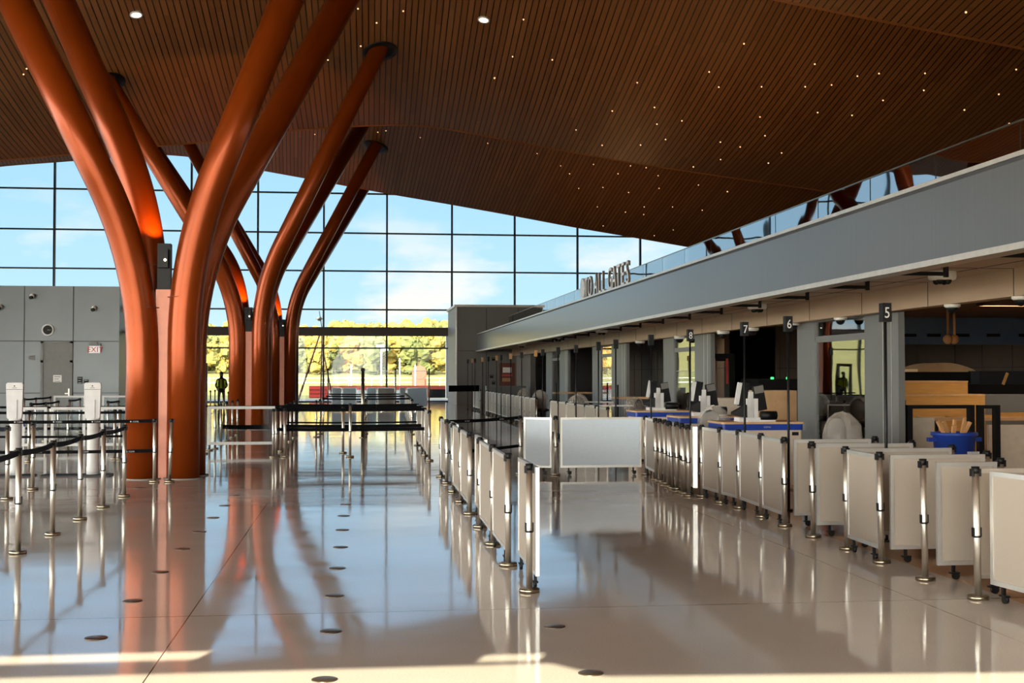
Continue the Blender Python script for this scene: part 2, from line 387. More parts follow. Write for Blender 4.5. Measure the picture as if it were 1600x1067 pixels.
# -- left glass facade, behind facade (never in frame, they light the hall)
def side_glass(name, X, y0, y1, zt):
    g = MB(); f = MB(); n = int((y1-y0)/4.2)
    for i in range(n):
        a = y0+(y1-y0)*i/n; b = y0+(y1-y0)*(i+1)/n
        for c, d in ((.1, 3), (3, 6), (6, zt)):
            g.box((X-.01, a+.06, c), (X+.01, b-.06, d-.06)); f.box((X-.08, a, d-.06), (X+.08, b, d+.03))
        f.box((X-.08, a-.06, 0), (X+.08, a+.06, zt))
    o = struct(g.build(name, 'glass')); f.build('window_frame', 'mullion', o)
side_glass('window_2', -30, -10, 79, 9.4)
struct(MB().box((-30.3, -10, 9.4), (-30, 79, 20)).build('wall_left', 'wall_grey'))
struct(MB().box((28, -10, -.3), (28.3, 79, 22)).build('wall_right', 'dark_wall'))
struct(MB().box((-34, -10, 19.5), (30, 79, 19.8)).build('ceiling_roof_deck', 'dark_wall'))
# rear facade behind the camera : glazing with a solid band above, unseen blockers added to shape the sun patches
rb = MB()
SE = .43
def zb_(py): return (F(500, py).y+10)*SE
def xb_(px, py): q = F(px, py); return q.x-.35*(q.y+10)
rb.box((-30, -10.04, zb_(1011)), (28, -10, 20)).box((4.2, -10.3, 0), (28, -10, zb_(1011))); ha, hb = xb_(742, 1034), xb_(840, 1034)
rb.box((-30, -10.04, zb_(1044)), (ha, -10, zb_(1025))).box((hb, -10.04, zb_(1044)), (4.2, -10, zb_(1025))).box((ha, -10.04, zb_(1044)), (hb, -10, zb_(1041))).box((ha, -10.04, zb_(1028)), (hb, -10, zb_(1025)))
rb.box((xb_(330, 1018), -10.04, zb_(1025)), (4.2, -10, zb_(1011)))
rb.add([(-5.0, -10.04, zb_(1043)), (-4.6, -10.04, zb_(1067)), (4.2, -10.04, zb_(1120)), (4.2, -10.04, zb_(1043))], [(0, 1, 2, 3)])
struct(rb.build('wall_back_sun_mask', 'white'))
gb = MB().box((-30, -9.99, 0), (4.2, -9.98, 7.6)).build('window_3', 'glass'); struct(gb)
# ------------------------------------------------------------------ left room block
YL = 45.0
lx1 = PY(186, 560, YL).x; lzt = PY(100, 447, YL).z
blk = MB().box((-29.8, YL, 0), (lx1, 62, lzt)).build('wall_block_left', 'wall_grey'); struct(blk)
sm = MB()
for p in (38, 114.5): x = PY(p, 500, YL).x; sm.box((x-.012, YL-.012, 0), (x+.012, YL, lzt))
for p in (533, 614): z = PY(100, p, YL).z; sm.box((-29, YL-.012, z-.012), (lx1, YL, z+.012))
struct(sm.build('trim_3', 'seam'))
def rectY(a, b, c, d, Y):   # pixel rectangle on a plane of depth Y
    p, q = PY(a, d, Y), PY(c, b, Y); return p.x, q.x, p.z, q.z
x0, x1, z0, z1 = rectY(63, 533.5, 114, 640, YL); z0 = 0
dr = MB().box((x0, YL-.05, 0), (x0+.09, YL, z1)).box((x1-.09, YL-.05, 0), (x1, YL, z1)).box((x0, YL-.05, z1-.06), (x1, YL, z1)).box((x0, YL-.05, z1-.72), (x1, YL, z1-.64)).build('door_1', 'door_grey'); struct(dr)
MB().box((x0+.09, YL-.03, 0.01), (x1-.09, YL, z1-.72)).box((x0+.09, YL-.025, z1-.64), (x1-.09, YL, z1-.06)).build('door_leaf', 'door_grey', dr)
hx = PY(108, 609, YL).x
MB().box((hx-.02, YL-.06, .95), (hx+.02, YL-.03, 1.2)).box((hx-.12, YL-.10, 1.02), (hx+.02, YL-.08, 1.05)).box((hx-.02, YL-.1, 1.02), (hx+.01, YL-.05, 1.05)).build('door_handle', 'steel', dr)
def wallplate(name, r, mats, label, cat, Y, th=.03, lines=0, m2='black'):
    x0, x1, z0, z1 = rectY(*r, Y); o = empty(name, ((x0+x1)/2, Y-.001, (z0+z1)/2)); tag(o, label, cat)
    w, h = (x1-x0)/2, (z1-z0)/2
    MB().box((-w, -th, -h), (w, 0, h)).build('plate', mats, o)
    if lines:
        mb = MB()
        for i in range(lines):
            zz = h*.55-i*h*1.3/max(1, lines-1 or 1); mb.box((-w*.7, -th-.004, zz-h*.07), (w*(.7 if i % 2 == 0 else .35), -th, zz+h*.07))
        mb.build('lettering', m2, o)
    return o
wallplate('paper_notice', (83, 586, 96.5, 597), 'paper', 'white paper notice taped to the grey door', 'notice', YL-.031, .005, 3, 'seam')
wallplate('room_sign', (121, 588.5, 129, 599.5), 'black', 'taller black room sign right of the grey door', 'sign', YL, .02, 3, 'ink_white')
wallplate('wall_sign', (131, 593, 138.5, 599), 'black', 'small black plate right of the taller room sign', 'sign', YL, .02, 2, 'ink_white')
wallplate('wall_switch_plate', (46, 555, 54.5, 562.5), 'door_grey', 'square grey metal plate on wall left of the grey door', 'plate', YL, .03, 1)
e = wallplate('exit_sign', (139.5, 540.5, 156.5, 551.5), 'exit_face', 'white exit sign with red letters on grey wall', 'sign', YL-.02, .05)
text_mesh('EXIT', .26, .004, 'lettering', 'ink_red', e, T=textT((0.02, -.056, -.09), (1, 0, 0), (0, 0, 1)))
MB().box((-.2, -.1, .13), (.2, 0.02, .2)).box((-.06, -.08, .2), (.1, .02, .25)).build('mounting_box', 'door_grey', e)
p = PY(75, 515.5, YL-.001); o = empty('wall_speaker', p); tag(o, 'round black wall fixture with white ring above the door', 'wall fixture')
T = Matrix.Rotation(PI/2, 4, 'X')
def disc(name, r0, r1, y0, y1, m, par):
    mb = MB(); mb.tube([(0, -y0, 0), (0, -y1, 0)], [r0, r1], 24); return mb.build(name, m, par)
disc('ring', .21, .2, 0, .06, 'white', o); disc('grille', .155, .15, .06, .075, 'black', o); MB().tube([(0, -.075, 0), (.14, -.075, 0)], .012, 6).build('pointer', 'plate_steel', o)
def bullet_cam(px, py, Y, label, sx=1):
    o = empty('security_camera', PY(px, py, Y)); tag(o, label, 'camera')
    MB().tube([(0, 0, .06), (0, -.12, .06)], .035, 10).sphere((0, -.14, .0), .09, 10, 6).build('housing', 'camera_white', o)
    MB().tube([(0, -.16, -.03), (-.03*sx, -.26, -.06)], .06, 10).build('lens', 'black', o)
bullet_cam(52, 463, YL, 'small pale camera high on grey wall, left of the round fixture')
bullet_cam(148, 482, YL, 'small camera with dark lens above the exit sign')
bullet_cam(2, 480, YL, 'large camera on grey wall at the left edge of the photo')
for py, lb in ((482, 'upper dark bracket light on the glossy end of the grey block'), (519, 'lower dark bracket light on the glossy end of the grey block')):
    p = PY(192, py, YL+1.5); o = empty('bracket_light', (lx1, YL+1.5, p.z)); tag(o, lb, 'wall light')
    MB().tube([(0, 0, 0), (.14, 0, 0)], .03, 8).build('arm', 'black', o); MB().sphere((.2, 0, 0), .11, 10, 8).cyl((.2, 0), .16, -.03, .02).build('lamp_head', 'black', o)
# ------------------------------------------------------------------ right side: canopy, mezzanine, rail
XF = 6.8
fz0 = .5*(PX(1500, 404, XF).z+PX(1000, 499, XF).z); fz1 = .5*(PX(1500, 272, XF).z+PX(1000, 434, XF).z)
YE = 72.0
struct(MB().box((XF, -9.9, fz0+.02), (XF+.12, YE, fz1-.05)).build('wall_canopy_fascia', 'fascia'))
struct(MB().box((XF-.03, -9.9, fz1-.05), (XF+1.3, YE, fz1)).box((XF-.14, -9.9, fz0-.05), (XF+.12, YE, fz0+.02)).build('trim_4', 'fascia_cap'))
fj = MB()
fj.box((XF-.006, -9.9, fz1-.09), (XF, YE, fz1-.05)); struct(fj.build('trim_5', 'seam'))
XW = 9.0
HC = 3.46
hz = .5*(PX(1399, 490, XW).z+PX(1600, 461, XW).z)
struct(MB().box((XF+.12, -9.9, fz0+.10), (XW, YE, fz0+.14)).build('ceiling_canopy_soffit', 'soffit'))
struct(MB().box((XW-.25, -9.9, hz), (XW, YE, fz0+.10)).build('trim_6', 'soffit'))
sj = MB()
for k in range(30): sj.box((XW-.254, -2+2.6*k, hz), (XW-.25, -1.985+2.6*k, fz0+.1)).box((XF+.12, -2+2.6*k, fz0+.096), (XW-.25, -1.98+2.6*k, fz0+.1))
for x in (7.7, 8.25): sj.box((x, -9.9, fz0+.096), (x+.02, YE, fz0+.1))
struct(sj.build('trim_7', 'seam'))
bproto = None
for k in range(17):
    y = 8.2+2.62*k
    if bproto is None:
        bproto = empty('canopy_bracket', (0, 0, 0)); MB().box((0, -.03, 0), (.85, .03, .05)).box((.80, -.03, -.02), (.85, .03, .14)).build('arm', 'black', bproto); MB().box((-.02, -.02, -.02), (.05, .02, .03)).build('clip', 'plate_steel', bproto); reg(bproto); b = bproto
    else: b = copy_tree(bproto)
    b.location = (XF+.1, y, fz0-.02)
    tag(b, 'black angle bracket under the canopy lip, ' + ORD[k] + ' from the front', 'bracket', 'black brackets under the canopy lip')
# rail on the mezzanine edge
XR = 8.05
rz1 = .5*(PX(1500, 229, XR).z+PX(1080, 384, XR).z)
struct(MB().box((XF+1.2, -9.9, fz1-.3), (28, YE, fz1+.02)).build('floor_mezzanine', 'soffit_dark'))
rl = empty('glass_railing', (XR, 30, fz1)); tag(rl, 'glass railing along the mezzanine edge above the grey canopy', 'railing')
yy = [5.5+2.3*k for k in range(28)]
for k in range(27):
    MB().box((-.009, yy[k]+.02-30, .02), (.009, yy[k+1]-.02-30, rz1-fz1)).build('glass_panel', 'rail_glass', rl)
MB().box((-.04, yy[0]-30, 0), (.04, yy[-1]-30, .09)).build('base_shoe', 'fascia_cap', rl)
MB().box((-.02, yy[0]-30, rz1-fz1), (.02, yy[-1]-30, rz1-fz1+.02)).build('handrail', 'plate_steel', rl)
# mezzanine room behind the rail
struct(MB().box((24, 5, fz1), (24.2, 71, fz1+2.4)).build('wall_mezzanine', 'dark_wall'))
for i, y in enumerate((16, 34, 52)):
    o = empty('cove_lamp', (10.2, y, fz1+.02)); tag(o, 'long warm cove lamp on the mezzanine floor, %s' % ('nearest the camera', 'middle one', 'farthest from the camera')[i], 'lamp', 'mezzanine cove lamps')
    MB().box((-.12, -5, 0), (.12, 5, .06)).build('housing', 'door_grey', o); MB().box((-.08, -4.9, .06), (.08, 4.9, .075)).build('diffuser', 'lamp_glow', o)
    l = bpy.data.lights.new('cove_light', 'AREA'); l.shape = 'RECTANGLE'; l.size = .2; l.size_y = 9.8; l.energy = 75; l.color = (1, .52, .2)
    lo = bpy.data.objects.new('cove_light', l); col.objects.link(lo); lo.location = (10.2, y, fz1+.12); lo.rotation_euler = (PI, 0, 0)
# sign letters TO ALL GATES
sg = empty('overhead_sign', (XF+.02, 35.5, fz1)); tag(sg, 'raised letters reading TO ALL GATES on top of the canopy', 'sign')
yl, yr = PX(904, 450, XF+.02).y, PX(979, 430, XF+.02).y
Hs = PX(979, 403, XF).z-fz1
chars = [c for c in 'TO ALL GATES']; unit = (yl-yr)/14.2
MB().tube([(.06, yl-35.5-.25, Hs*.5), (.14, yl-35.5-.25, Hs*.5)], [Hs*.5]*2, 24).build('round_arrow', 'white', sg)
yc = yl-1.9*unit
for c in chars:
    if c == ' ': yc -= .75*unit; continue
    lt = text_mesh(c, Hs*1.37, .032, 'letter', 'white', sg, T=textT((.10, yc-35.5, 0.01), (0, -1, 0), (0, 0, 1), .92))
    lt.data.materials.append(M['letter_side'])
    for pg in lt.data.polygons: pg.material_index = 0 if abs(pg.normal.x) > .7 else 1
    yc -= 1.14*unit if c not in 'I' else .6*unit
# end block at the far right
ex0 = PY(712.5, 560, YE).x; ezt = PY(720, 476, YE).z
struct(MB().box((ex0, YE, 0), (28, YG-.7, ezt-.12)).build('wall_block_end', 'block_grey'))
struct(MB().box((ex0-.1, YE-.15, ezt-.12), (28, YG-.7, ezt)).box((ex0-.04, YE-.04, 0), (ex0+.05, YE, ezt-.12)).build('trim_8', 'fascia_cap'))
ej = MB()
for p in (760, 810): x = PY(p, 500, YE).x; ej.box((x-.02, YE-.01, 0), (x+.02, YE, ezt-.2))
ej.box((ex0, YE-.01, 3.0), (XW, YE, 3.03)); struct(ej.build('trim_9', 'seam'))
nb = wallplate('notice_board', (780, 567, 804.5, 603), 'tripod', 'orange-brown board with pale and red notices on the end wall', 'board', YE)
MB().box((-.25, -.05, .1), (.25, -.03, .4)).build('paper', 'paper', nb); MB().box((-.3, -.05, -.1), (.3, -.03, 0)).build('paper', 'red', nb); MB().box((-.28, -.05, -.4), (.2, -.03, -.2)).build('paper', 'cardboard', nb)
for i, (a, b, lb) in enumerate(((771, 561, 'upper dark box on the end wall left of the notice board'), (768, 588, 'middle dark box on the end wall left of the notice board'), (771, 598, 'lower dark box on the end wall left of the notice board'))):
    wallplate('wall_box', (a-2.6, b-2.6, a+2.6, b+2.6), 'black', lb, 'box', YE, .06, 1, 'ink_white')
# facade under the canopy: portals of pillar, glass, pillar
def yx(px): 
    th = math.atan((px-800)/FPX)+PSI; return XW/math.tan(th)
portals = [(1403, 1350, 1272, 1245), (1110, 1085, 1052, 1036), (978, 955, 938, 925), (887, 874, 862, 853)]
segs = []
for i, (a, b, c, d) in enumerate(portals):
    ya, yb, yc_, yd = yx(a), yx(b), yx(c), yx(d)
    segs.append((ya, yd))
    st = MB(); st.box((XW+.01, ya, 0), (XW+.12, yb, HC)); st.box((XW+.01, yc_, 0), (XW+.12, yd, HC)); st.box((XW+.01, yb, hz-.02), (XW+.12, yc_, HC))
    o = struct(st.build('wall_pillar_%s' % ('near', 'second', 'third', 'far')[i], 'pillar'))
    for q in (.4,): MB().box((XW-.006, ya+.25, 0), (XW, ya+.27, hz)).box((XW-.006, ya+.6, 0), (XW, ya+.62, hz)).build('pillar_seam', 'steel', o)
    g = MB().box((XW+.05, yb+.02, .05), (XW+.07, yc_-.02, hz-.03)).build('window_%d' % (4+i), 'door_glass'); struct(g)
    ym = (yb+yc_)/2
    MB().box((XW+.03, yb, hz-.42), (XW+.09, yc_, hz-.30)).box((XW+.03, yb, 0), (XW+.09, yc_, .1)).build('window_frame', 'pillar', g)
# far closed wall from last portal to end block
struct(MB().box((XW, segs[-1][1]+5.5, 0), (XW+.3, YE, hz)).build('wall_facade_end', 'block_grey'))
# interior beyond the facade
struct(MB().box((XW, -9.9, HC), (28, YE, HC+.1)).box((XW-.02, -9.9, hz), (XW+.08, YE, HC)).build('ceiling_checkpoint', 'soffit_dark'))
iw = MB()
iw.box((XW+6.5, 46, 0), (28, 46.2, HC)); iw.box((21, 12, 0), (21.2, 46, HC)); iw.box((XW+4.5, 46, 0), (XW+4.7, 72, HC))
struct(iw.build('wall_interior', 'dark_wall'))
ij = MB()
for k in range(8): ij.box((XW+6.6+1.6*k, 45.98, 0), (XW+6.63+1.6*k, 46, hz))
for k in range(16): ij.box((XW+4.48, 47+1.6*k, 0), (XW+4.5, 47.03+1.6*k, hz)); ij.box((20.98, 13+2*k, 0), (21, 13.03+2*k, HC))
ij.box((20.98, 12, 1.9), (21, 46, 1.93)).box((XW+6.5, 45.98, 1.9), (28, 46, 1.93)).box((XW+4.48, 46, 1.9), (XW+4.5, 72, 1.93)); struct(ij.build('trim_10', 'seam'))
yb = 38.0
bx0, bx1, bz_0, bz_1 = rectY(1395, 502, 1640, 541, yb)
bh = MB().box((bx0, yb, PY(1500, 538, yb).z), (20.9, yb+.3, HC)).build('wall_bulkhead_blue', 'blue_band'); struct(bh)
sl = MB()
for p in (1421, 1459, 1504, 1552, 1602): x = PY(p, 524, yb).x; z = PY(p, 524, yb).z; sl.box((x-.22, yb-.02, z-.04), (x+.22, yb, z+.05))
sl.build('air_slot', 'black', bh)
# ------------------------------------------------------------------ tree columns
RP = .262
def smooth_path(pts, n=10):
    """straight legs with the corner rounded by a quadratic arc"""
    pts = [Vector(p) for p in pts]; out = [pts[0]]
    for i in range(1, len(pts)-1):
        a, b, c = pts[i-1], pts[i], pts[i+1]; L = min((b-a).length, (c-b).length, 3.0)*.5
        p, q = b+(a-b).normalized()*L, b+(c-b).normalized()*L
        for k in range(n+1): t = k/n; out.append(p*(1-t)**2+b*2*t*(1-t)+q*t*t)
    out.append(pts[-1]); return out
def tree_column(label, branches, YF, plate, box, glow):
    """branches: (px, Y, bend py, top px, top py, top Y, base py)"""
    c0 = sum(((PY(b[0], 600, b[1]).x) for b in branches))/len(branches)
    root = empty('tree_column', (c0, YF, 0)); tag(root, label, 'column', 'branching red-brown steel columns')
    off = Vector((c0, YF, 0))
    for (px, Y, bend, tx, ty, tY) in branches:
        b = PY(px, 600, Y); b = Vector((b.x, Y, 0)); m = Vector((b.x, Y, PY(px, bend, Y).z)); t = PY(tx, ty, tY)
        t2 = m+(t-m)*1.02
        p = smooth_path([b, m, t2], 12)
        br = MB().tube([q-off for q in p], RP, 28, True).build('branch', 'pipe', root)
        zz = m.z*.80
        MB().tube([(b.x-off.x, b.y-off.y, zz), (b.x-off.x, b.y-off.y, zz+.012)], RP+.0025, 28).build('weld_seam', 'tripod', br)
        MB().tube([(b.x-off.x, b.y-off.y, 0.0), (b.x-off.x, b.y-off.y, .015)], RP+.05, 28).build('base_ring', 'concrete', br)
    a, bq = plate
    xa, xb = PY(a, 600, YF).x, PY(bq, 600, YF).x; zt = PY(a, box[1], YF).z; zb = PY(a, box[0], YF).z
    MB().box((xa-off.x-.05, .02, 0), (xb-off.x+.05, .05, zt)).build('infill_plate', 'pipe_plate', root)
    lb = MB().box((xa-off.x-.03, .02, zt), (xb-off.x+.03, .2, zb)).cbox(((xa+xb)/2-off.x, -.02, zb-.25), (.16, .2, .3)).build('floodlight_box', 'black', root)
    MB().sphere(((xa+xb)/2-off.x+.04, -.13, zb-.28), .022, 8, 6).build('lens', 'led', lb)
    l = bpy.data.lights.new('uplight', 'SPOT'); l.energy = glow; l.color = (1, .38, .06); l.energy *= 2.6; l.spot_size = math.radians(95); l.shadow_soft_size = .05
    lo = bpy.data.objects.new('uplight', l); col.objects.link(lo); lo.location = ((xa+xb)/2, YF+.12, zb+.05)
    d = Vector((-.25, .45, 1)); lo.rotation_euler = d.to_track_quat('-Z', 'Y').to_euler()
    return root
tree_column('nearest branching red-brown steel column, four pipes, left foreground',
            [(222.5, 21.25, 415, 22, 0, 20.4), (287, 21.25, 395, 448, 0, 20.6), (237, 21.85, 335, 92, 0, 22.6), (297, 21.85, 420, 536, 0, 22.8)], 21.2, (247, 262), (380, 452), 60)
tree_column('middle branching red-brown steel column behind the nearest one',
            [(371, 39.7, 462, 166, 125, 37.6), (406, 39.7, 450, 594, 72, 37.4), (377, 40.35, 440, 236, 228, 45.5), (411, 40.35, 455, 566, 195, 46.5)], 39.6, (383, 392), (480, 518), 140)
tree_column('farthest branching red-brown steel column in front of the glass wall',
            [(428, 57.3, 478, 296, 226, 55.8), (453, 57.3, 476, 587, 228, 55.6), (432, 57.95, 462, 296, 232, 63.5), (457, 57.95, 480, 572, 290, 63.5)], 57.2, (437, 444), (499, 526), 160)
# black discs painted as the shade in holes where pipes meet the slatted ceiling
for px, py, ang, lb in ((594, 80, 25, 'dark oval opening where the middle column meets the ceiling'), (587, 229, 25, 'dark oval opening where the farthest column meets the ceiling'), (167, 128, -30, 'dark oval opening in the ceiling behind the nearest column')):
    h = ceil_hit(px, py)
    if h:
        n = h[1] if h[1].z < 0 else -h[1]
        mb = MB(); mb.lathe((0, 0, 0), [(.27, .0), (.40, .0), (.40, .05), (.27, .05)], 24)
        o = mb.build('ceiling_hole_shade', 'black'); o.rotation_euler = (-n).to_track_quat('Z', 'Y').to_euler(); o.location = h[0]+n*.03
        o.scale = (1.25, 1.6, 1); tag(o, lb, 'opening')
# ------------------------------------------------------------------ ceiling lights
dots = [(1100+a/3.2, b/3.2) for a, b in ((200,217),(26,358),(74,434),(288,432),(554,319),(506,432),(638,423),(767,379),(875,366),(1105,365),(1099,450),(895,500),(280,583),(568,561),(740,575),(305,677),(82,709),(181,733),(388,763),(83,796),(322,814),(1561,346),(1474,470),(1302,548),(1526,616),(118,957),(1310,59))]
dots += [(560+a/2.667, 120+b/2.667) for a, b in ((1162,23),(1058,141),(1234,126),(1244,196),(1348,182),(907,220),(1016,284),(1176,283),(1280,260),(1396,374),(1199,378),(1134,370),(980,364),(1082,403),(1249,411),(843,370),(745,319),(880,403),(918,464),(1019,460),(1126,481),(1253,464),(1417,450),(1537,477),(1191,541),(1309,541),(1113,563),(1189,573),(1433,555),(996,541),(1020,620),(1312,637),(1233,661),(539,276),(258,252),(115,224),(81,230),(567,5))]
dots += [(a/2.5, b/2.5) for a, b in ((104,267),(92,289),(283,328),(470,372),(1409,179),(1471,88),(1398,33),(1575,42),(1281,233),(1230,524))]
dots += [(818, 30), (801, 88), (863, 93), (773, 121)]
proto = None
def place_lamp(proto, px, py, label, grp):
    h = ceil_hit(px, py)
    if not h: return
    o = copy_tree(proto); n = h[1] if h[1].z < 0 else -h[1]
    o.rotation_euler = n.to_track_quat('-Z', 'Y').to_euler(); o.location = h[0]+n*.02
    tag(o, label, 'downlight', grp); return o
dp = MB().lathe((0, 0, 0), [(.001, -.008), (.017, -.008), (.022, 0), (.022, .02)], 10).build('pinpoint_light', 'lamp_glow'); reg(dp)
for i, (a, b) in enumerate(dots):
    h = ceil_hit(a, b)
    far = h and h[0].y > YA
    near = h and h[0].y < YC
    place_lamp(dp, a, b, 'tiny pinpoint light in the far lower slatted ceiling wave' if far else ('tiny pinpoint light in the nearest slatted ceiling, top right corner' if near else 'tiny pinpoint light in the broad slatted ceiling overhead'), 'pinpoint lights in the far ceiling wave' if far else 'pinpoint lights in the broad ceiling')
bpy.data.objects.remove(dp)
big = empty('recessed_downlight', (0, 0, 0)); MB().lathe((0, 0, 0), [(.13, -.02), (.17, -.02), (.17, .01), (.13, .01)], 20, True, False).build('trim_ring', 'white', big); MB().lathe((0, 0, 0), [(.001, -.005), (.125, -.005), (.125, .01)], 20).build('lamp_face', 'led', big); reg(big)
place_lamp(big, 756, 30, 'lit recessed downlight in slats near top centre', 'recessed downlights')
place_lamp(big, 213, 22, 'lit recessed downlight in slats between the left pipes', 'recessed downlights')
for c in KIDS[big.name]: bpy.data.objects.remove(c)
bpy.data.objects.remove(big)
# ------------------------------------------------------------------ stanchions and panels
def make_post(r=.0265, h=.99, cap=True, clips=1):
    o = empty('stanchion_post', (0, 0, 0))
    MB().lathe((0, 0, 0), [(.08, 0), (.08, .026), (.074, .03), (.028, .03)], 20).build('base_plate', 'plate_steel', o)
    MB().cyl((0, 0), r, .03, h-.05, 14).build('pole', 'steel', o)
    MB().cyl((0, 0), r+.004, h-.05, h, 14).cbox((0, 0, h-.045), (.075, .04, .055)).build('belt_head', 'black', o)
    for k in range(clips): MB().cyl((0, 0), r+.002, .46, .475, 12).cbox((0, 0, .50), (.066, .03, .07)).build('clip', 'black', o)
    reg(o); return o
post_proto = make_post()
first_used = [False]
def post(x, y, label, group, lean=(0, 0), rz=0, z=1.):
    if not first_used[0]: o = post_proto; first_used[0] = True
    else: o = copy_tree(post_proto)
    o.location = (x, y, 0); o.rotation_euler = (lean[0], lean[1], rz); o.scale = (1, 1, z); tag(o, label, 'stanchion', group); return o
PAN = {}
def panel(x0, y0, x1, y1, label, group, skin='panel_skin', z0=.12, z1=.96, casters=True, fw=.035, th=.03, frame='alu'):
    w = math.hypot(x1-x0, y1-y0); key = (round(w, 1), skin, casters, z0, z1, frame)
    if key not in PAN:
        o = empty('barrier_panel', (0, 0, 0)); h = w/2
        MB().box((-h, -th/2, z0), (-h+fw, th/2, z1)).box((h-fw, -th/2, z0), (h, th/2, z1)).box((-h+fw, -th/2, z0), (h-fw, th/2, z0+fw)).box((-h+fw, -th/2, z1-fw), (h-fw, th/2, z1)).build('frame', frame, o)
        MB().box((-h+fw, -th/4, z0+fw), (h-fw, th/4, z1-fw)).build('infill', skin, o)
        if casters:
            for sx in (-1, 1):
                c = MB().box((sx*(h-.14)-.012, -.012, .05), (sx*(h-.14)+.012, .012, z0)).tube([(sx*(h-.14)+.02, -.012, .033), (sx*(h-.14)+.02, .012, .033)], .032, 12).box((sx*(h-.14)-.03, -.02, .05), (sx*(h-.14)+.05, .02, .062)).build('caster', 'black', o)
        reg(o); PAN[key] = [o, False]
    if not PAN[key][1]: o = PAN[key][0]; PAN[key][1] = True
    else: o = copy_tree(PAN[key][0])
    o.location = ((x0+x1)/2, (y0+y1)/2, 0); o.rotation_euler = (0, 0, math.atan2(y1-y0, x1-x0)); tag(o, label, 'barrier panel', group); return o
def belt(a, b, z, label, group='black queue belts', m='belt', w=.05, words=0, sag=.012):
    a = Vector((a[0], a[1], z)); b = Vector((b[0], b[1], z)); L = (b-a).length; d = (b-a).normalized(); n = Vector((d.y, -d.x, 0))
    o = empty('queue_belt', ((a+b)/2)); o.rotation_euler = (0, 0, math.atan2(d.y, d.x)); tag(o, label, 'belt', group)
    mb = MB(); N = 8; vs = []
    for i in range(N+1):
        t = i/N; x = -L/2+L*t; zz = -sag*4*t*(1-t)
        vs += [(x, -.001, zz-w/2), (x, .001, zz-w/2), (x, .001, zz+w/2), (x, -.001, zz+w/2)]
    fs = []
    for i in range(N):
        for k in range(4): fs.append((i*4+k, i*4+(k+1) % 4, (i+1)*4+(k+1) % 4, (i+1)*4+k))
    mb.add(vs, fs); mb.build('webbing', m, o)
    for i in range(words):
        x = -L/2+L*(i+.5)/words
        text_mesh('CLEAR', w*.62, .0005, 'lettering', 'ink_white', o, T=textT((x, -.004, -w*.2-sag*.8), (1, 0, 0), (0, 0, 1)))
        MB().tube([(x-w*1.5, -.0025, -sag*.8), (x-w*1.5, -.0035, -sag*.8)], w*.24, 6).build('emblem', 'ink_white', o)
    return o
# --- middle row, running away on the right of the centre aisle
mrow = [F(px, py) for px, py in ((827, 925), (794, 884), (770, 851), (750, 824), (734, 803.5), (720, 784.5), (708, 768.5), (698, 755.5), (689, 745))]
mw = ['nearest', 'second nearest', 'third nearest', 'fourth nearest', 'fifth nearest', 'sixth nearest', 'seventh nearest', 'second farthest', 'farthest']
for i, p in enumerate(mrow): post(p.x, p.y, 'steel stanchion post, ' + mw[i] + ' in the row beside the centre aisle', 'posts of the centre aisle row')
for i in range(8):
    a, b = mrow[i], mrow[i+1]; off = .07 if i in (0, 3, 6) else 0
    if i == 0: q0, q1 = (a.x+.065, a.y+.0), (b.x+.085, b.y-.12)
    else: q0, q1 = (a.x+off, a.y+.08), (b.x+off, b.y-.08)
    panel(*q0, *q1, 'greige framed panel, ' + mw[i] + ' of the row beside the centre aisle', 'panels of the centre aisle row')
# --- crossing panels facing the camera
c1, c2, c3 = F(813, 741), F(868, 742), F(1009, 741.5)
post(c1.x, c1.y, 'steel post at left end of the two pale blue facing panels', 'posts of the crossing'); post(c2.x, c2.y, 'steel post between the narrow and the wide pale blue panels', 'posts of the crossing')
panel(c1.x+.06, c1.y, c2.x-.06, c2.y, 'narrow pale blue panel facing the camera', 'pale blue facing panels', 'panel_blue')
panel(c2.x+.08, c2.y, c3.x-.05, c2.y, 'wide pale blue panel facing the camera', 'pale blue facing panels', 'panel_blue')
belt((mrow[7].x+.04, mrow[7].y), (c1.x-.03, c1.y), .955, 'upper black belt from the aisle row to the pale blue panels', words=2)
belt((mrow[7].x+.04, mrow[7].y), (c1.x-.03, c1.y), .48, 'lower black belt from the aisle row to the pale blue panels', words=1)
# --- right row by the desks
rr = [(1009, 741.5), (1025, 750.5), (1032, 753), (1039, 756), (1046, 760.6), (1051, 763), (1058, 764.5), (1066, 769.6), (1070.5, 771.5), (1076.5, 775.5), (1097, 776), (1126, 785.5), (1155, 794), (1190, 808), (1226.5, 822.5), (1271, 839.5), (1324, 858.5), (1377.5, 879.5), (1446, 906.5), (1528.5, 936)]
names = ['at the right end of the wide pale blue panel'] + [ORD[k]+' from the left in the tight cluster of bare posts' for k in range(9)]
names[9] = 'rightmost of the tight cluster of bare posts'
names += ['just right of the tight post cluster', 'second right of the tight post cluster', 'third right of the tight post cluster', 'fourth right of the tight post cluster', 'before the first crosswise panel', 'sixth from right end of the desk row' , 'at the far end of the bright angled panel', 'at the near end of the bright angled panel', 'second from the right end, with a dark recess behind it', 'nearest of the right-hand row']
R = []
for i, (px, py) in enumerate(rr):
    p = F(px, py); R.append(p)
    ln = (random.uniform(-.01, .01), -.02*random.random()) if 1 <= i <= 9 else (0, -.004-.01*(i > 14))
    if i in (5, 8): ln = (0, -.045)
    post(p.x, p.y, 'steel post ' + names[i], 'posts of the desk row', ln)
def rp(i, j, lb, off=0.): a, b = R[i], R[j]; d = (b-a).normalized()*.06; panel(a.x+d.x+off, a.y+d.y, b.x-d.x+off, b.y-d.y, lb, 'panels of the desk row')
rp(0, 1, 'short panel between pale blue panel and post cluster'); rp(1, 9, 'panel behind the tight cluster of bare posts', .08)
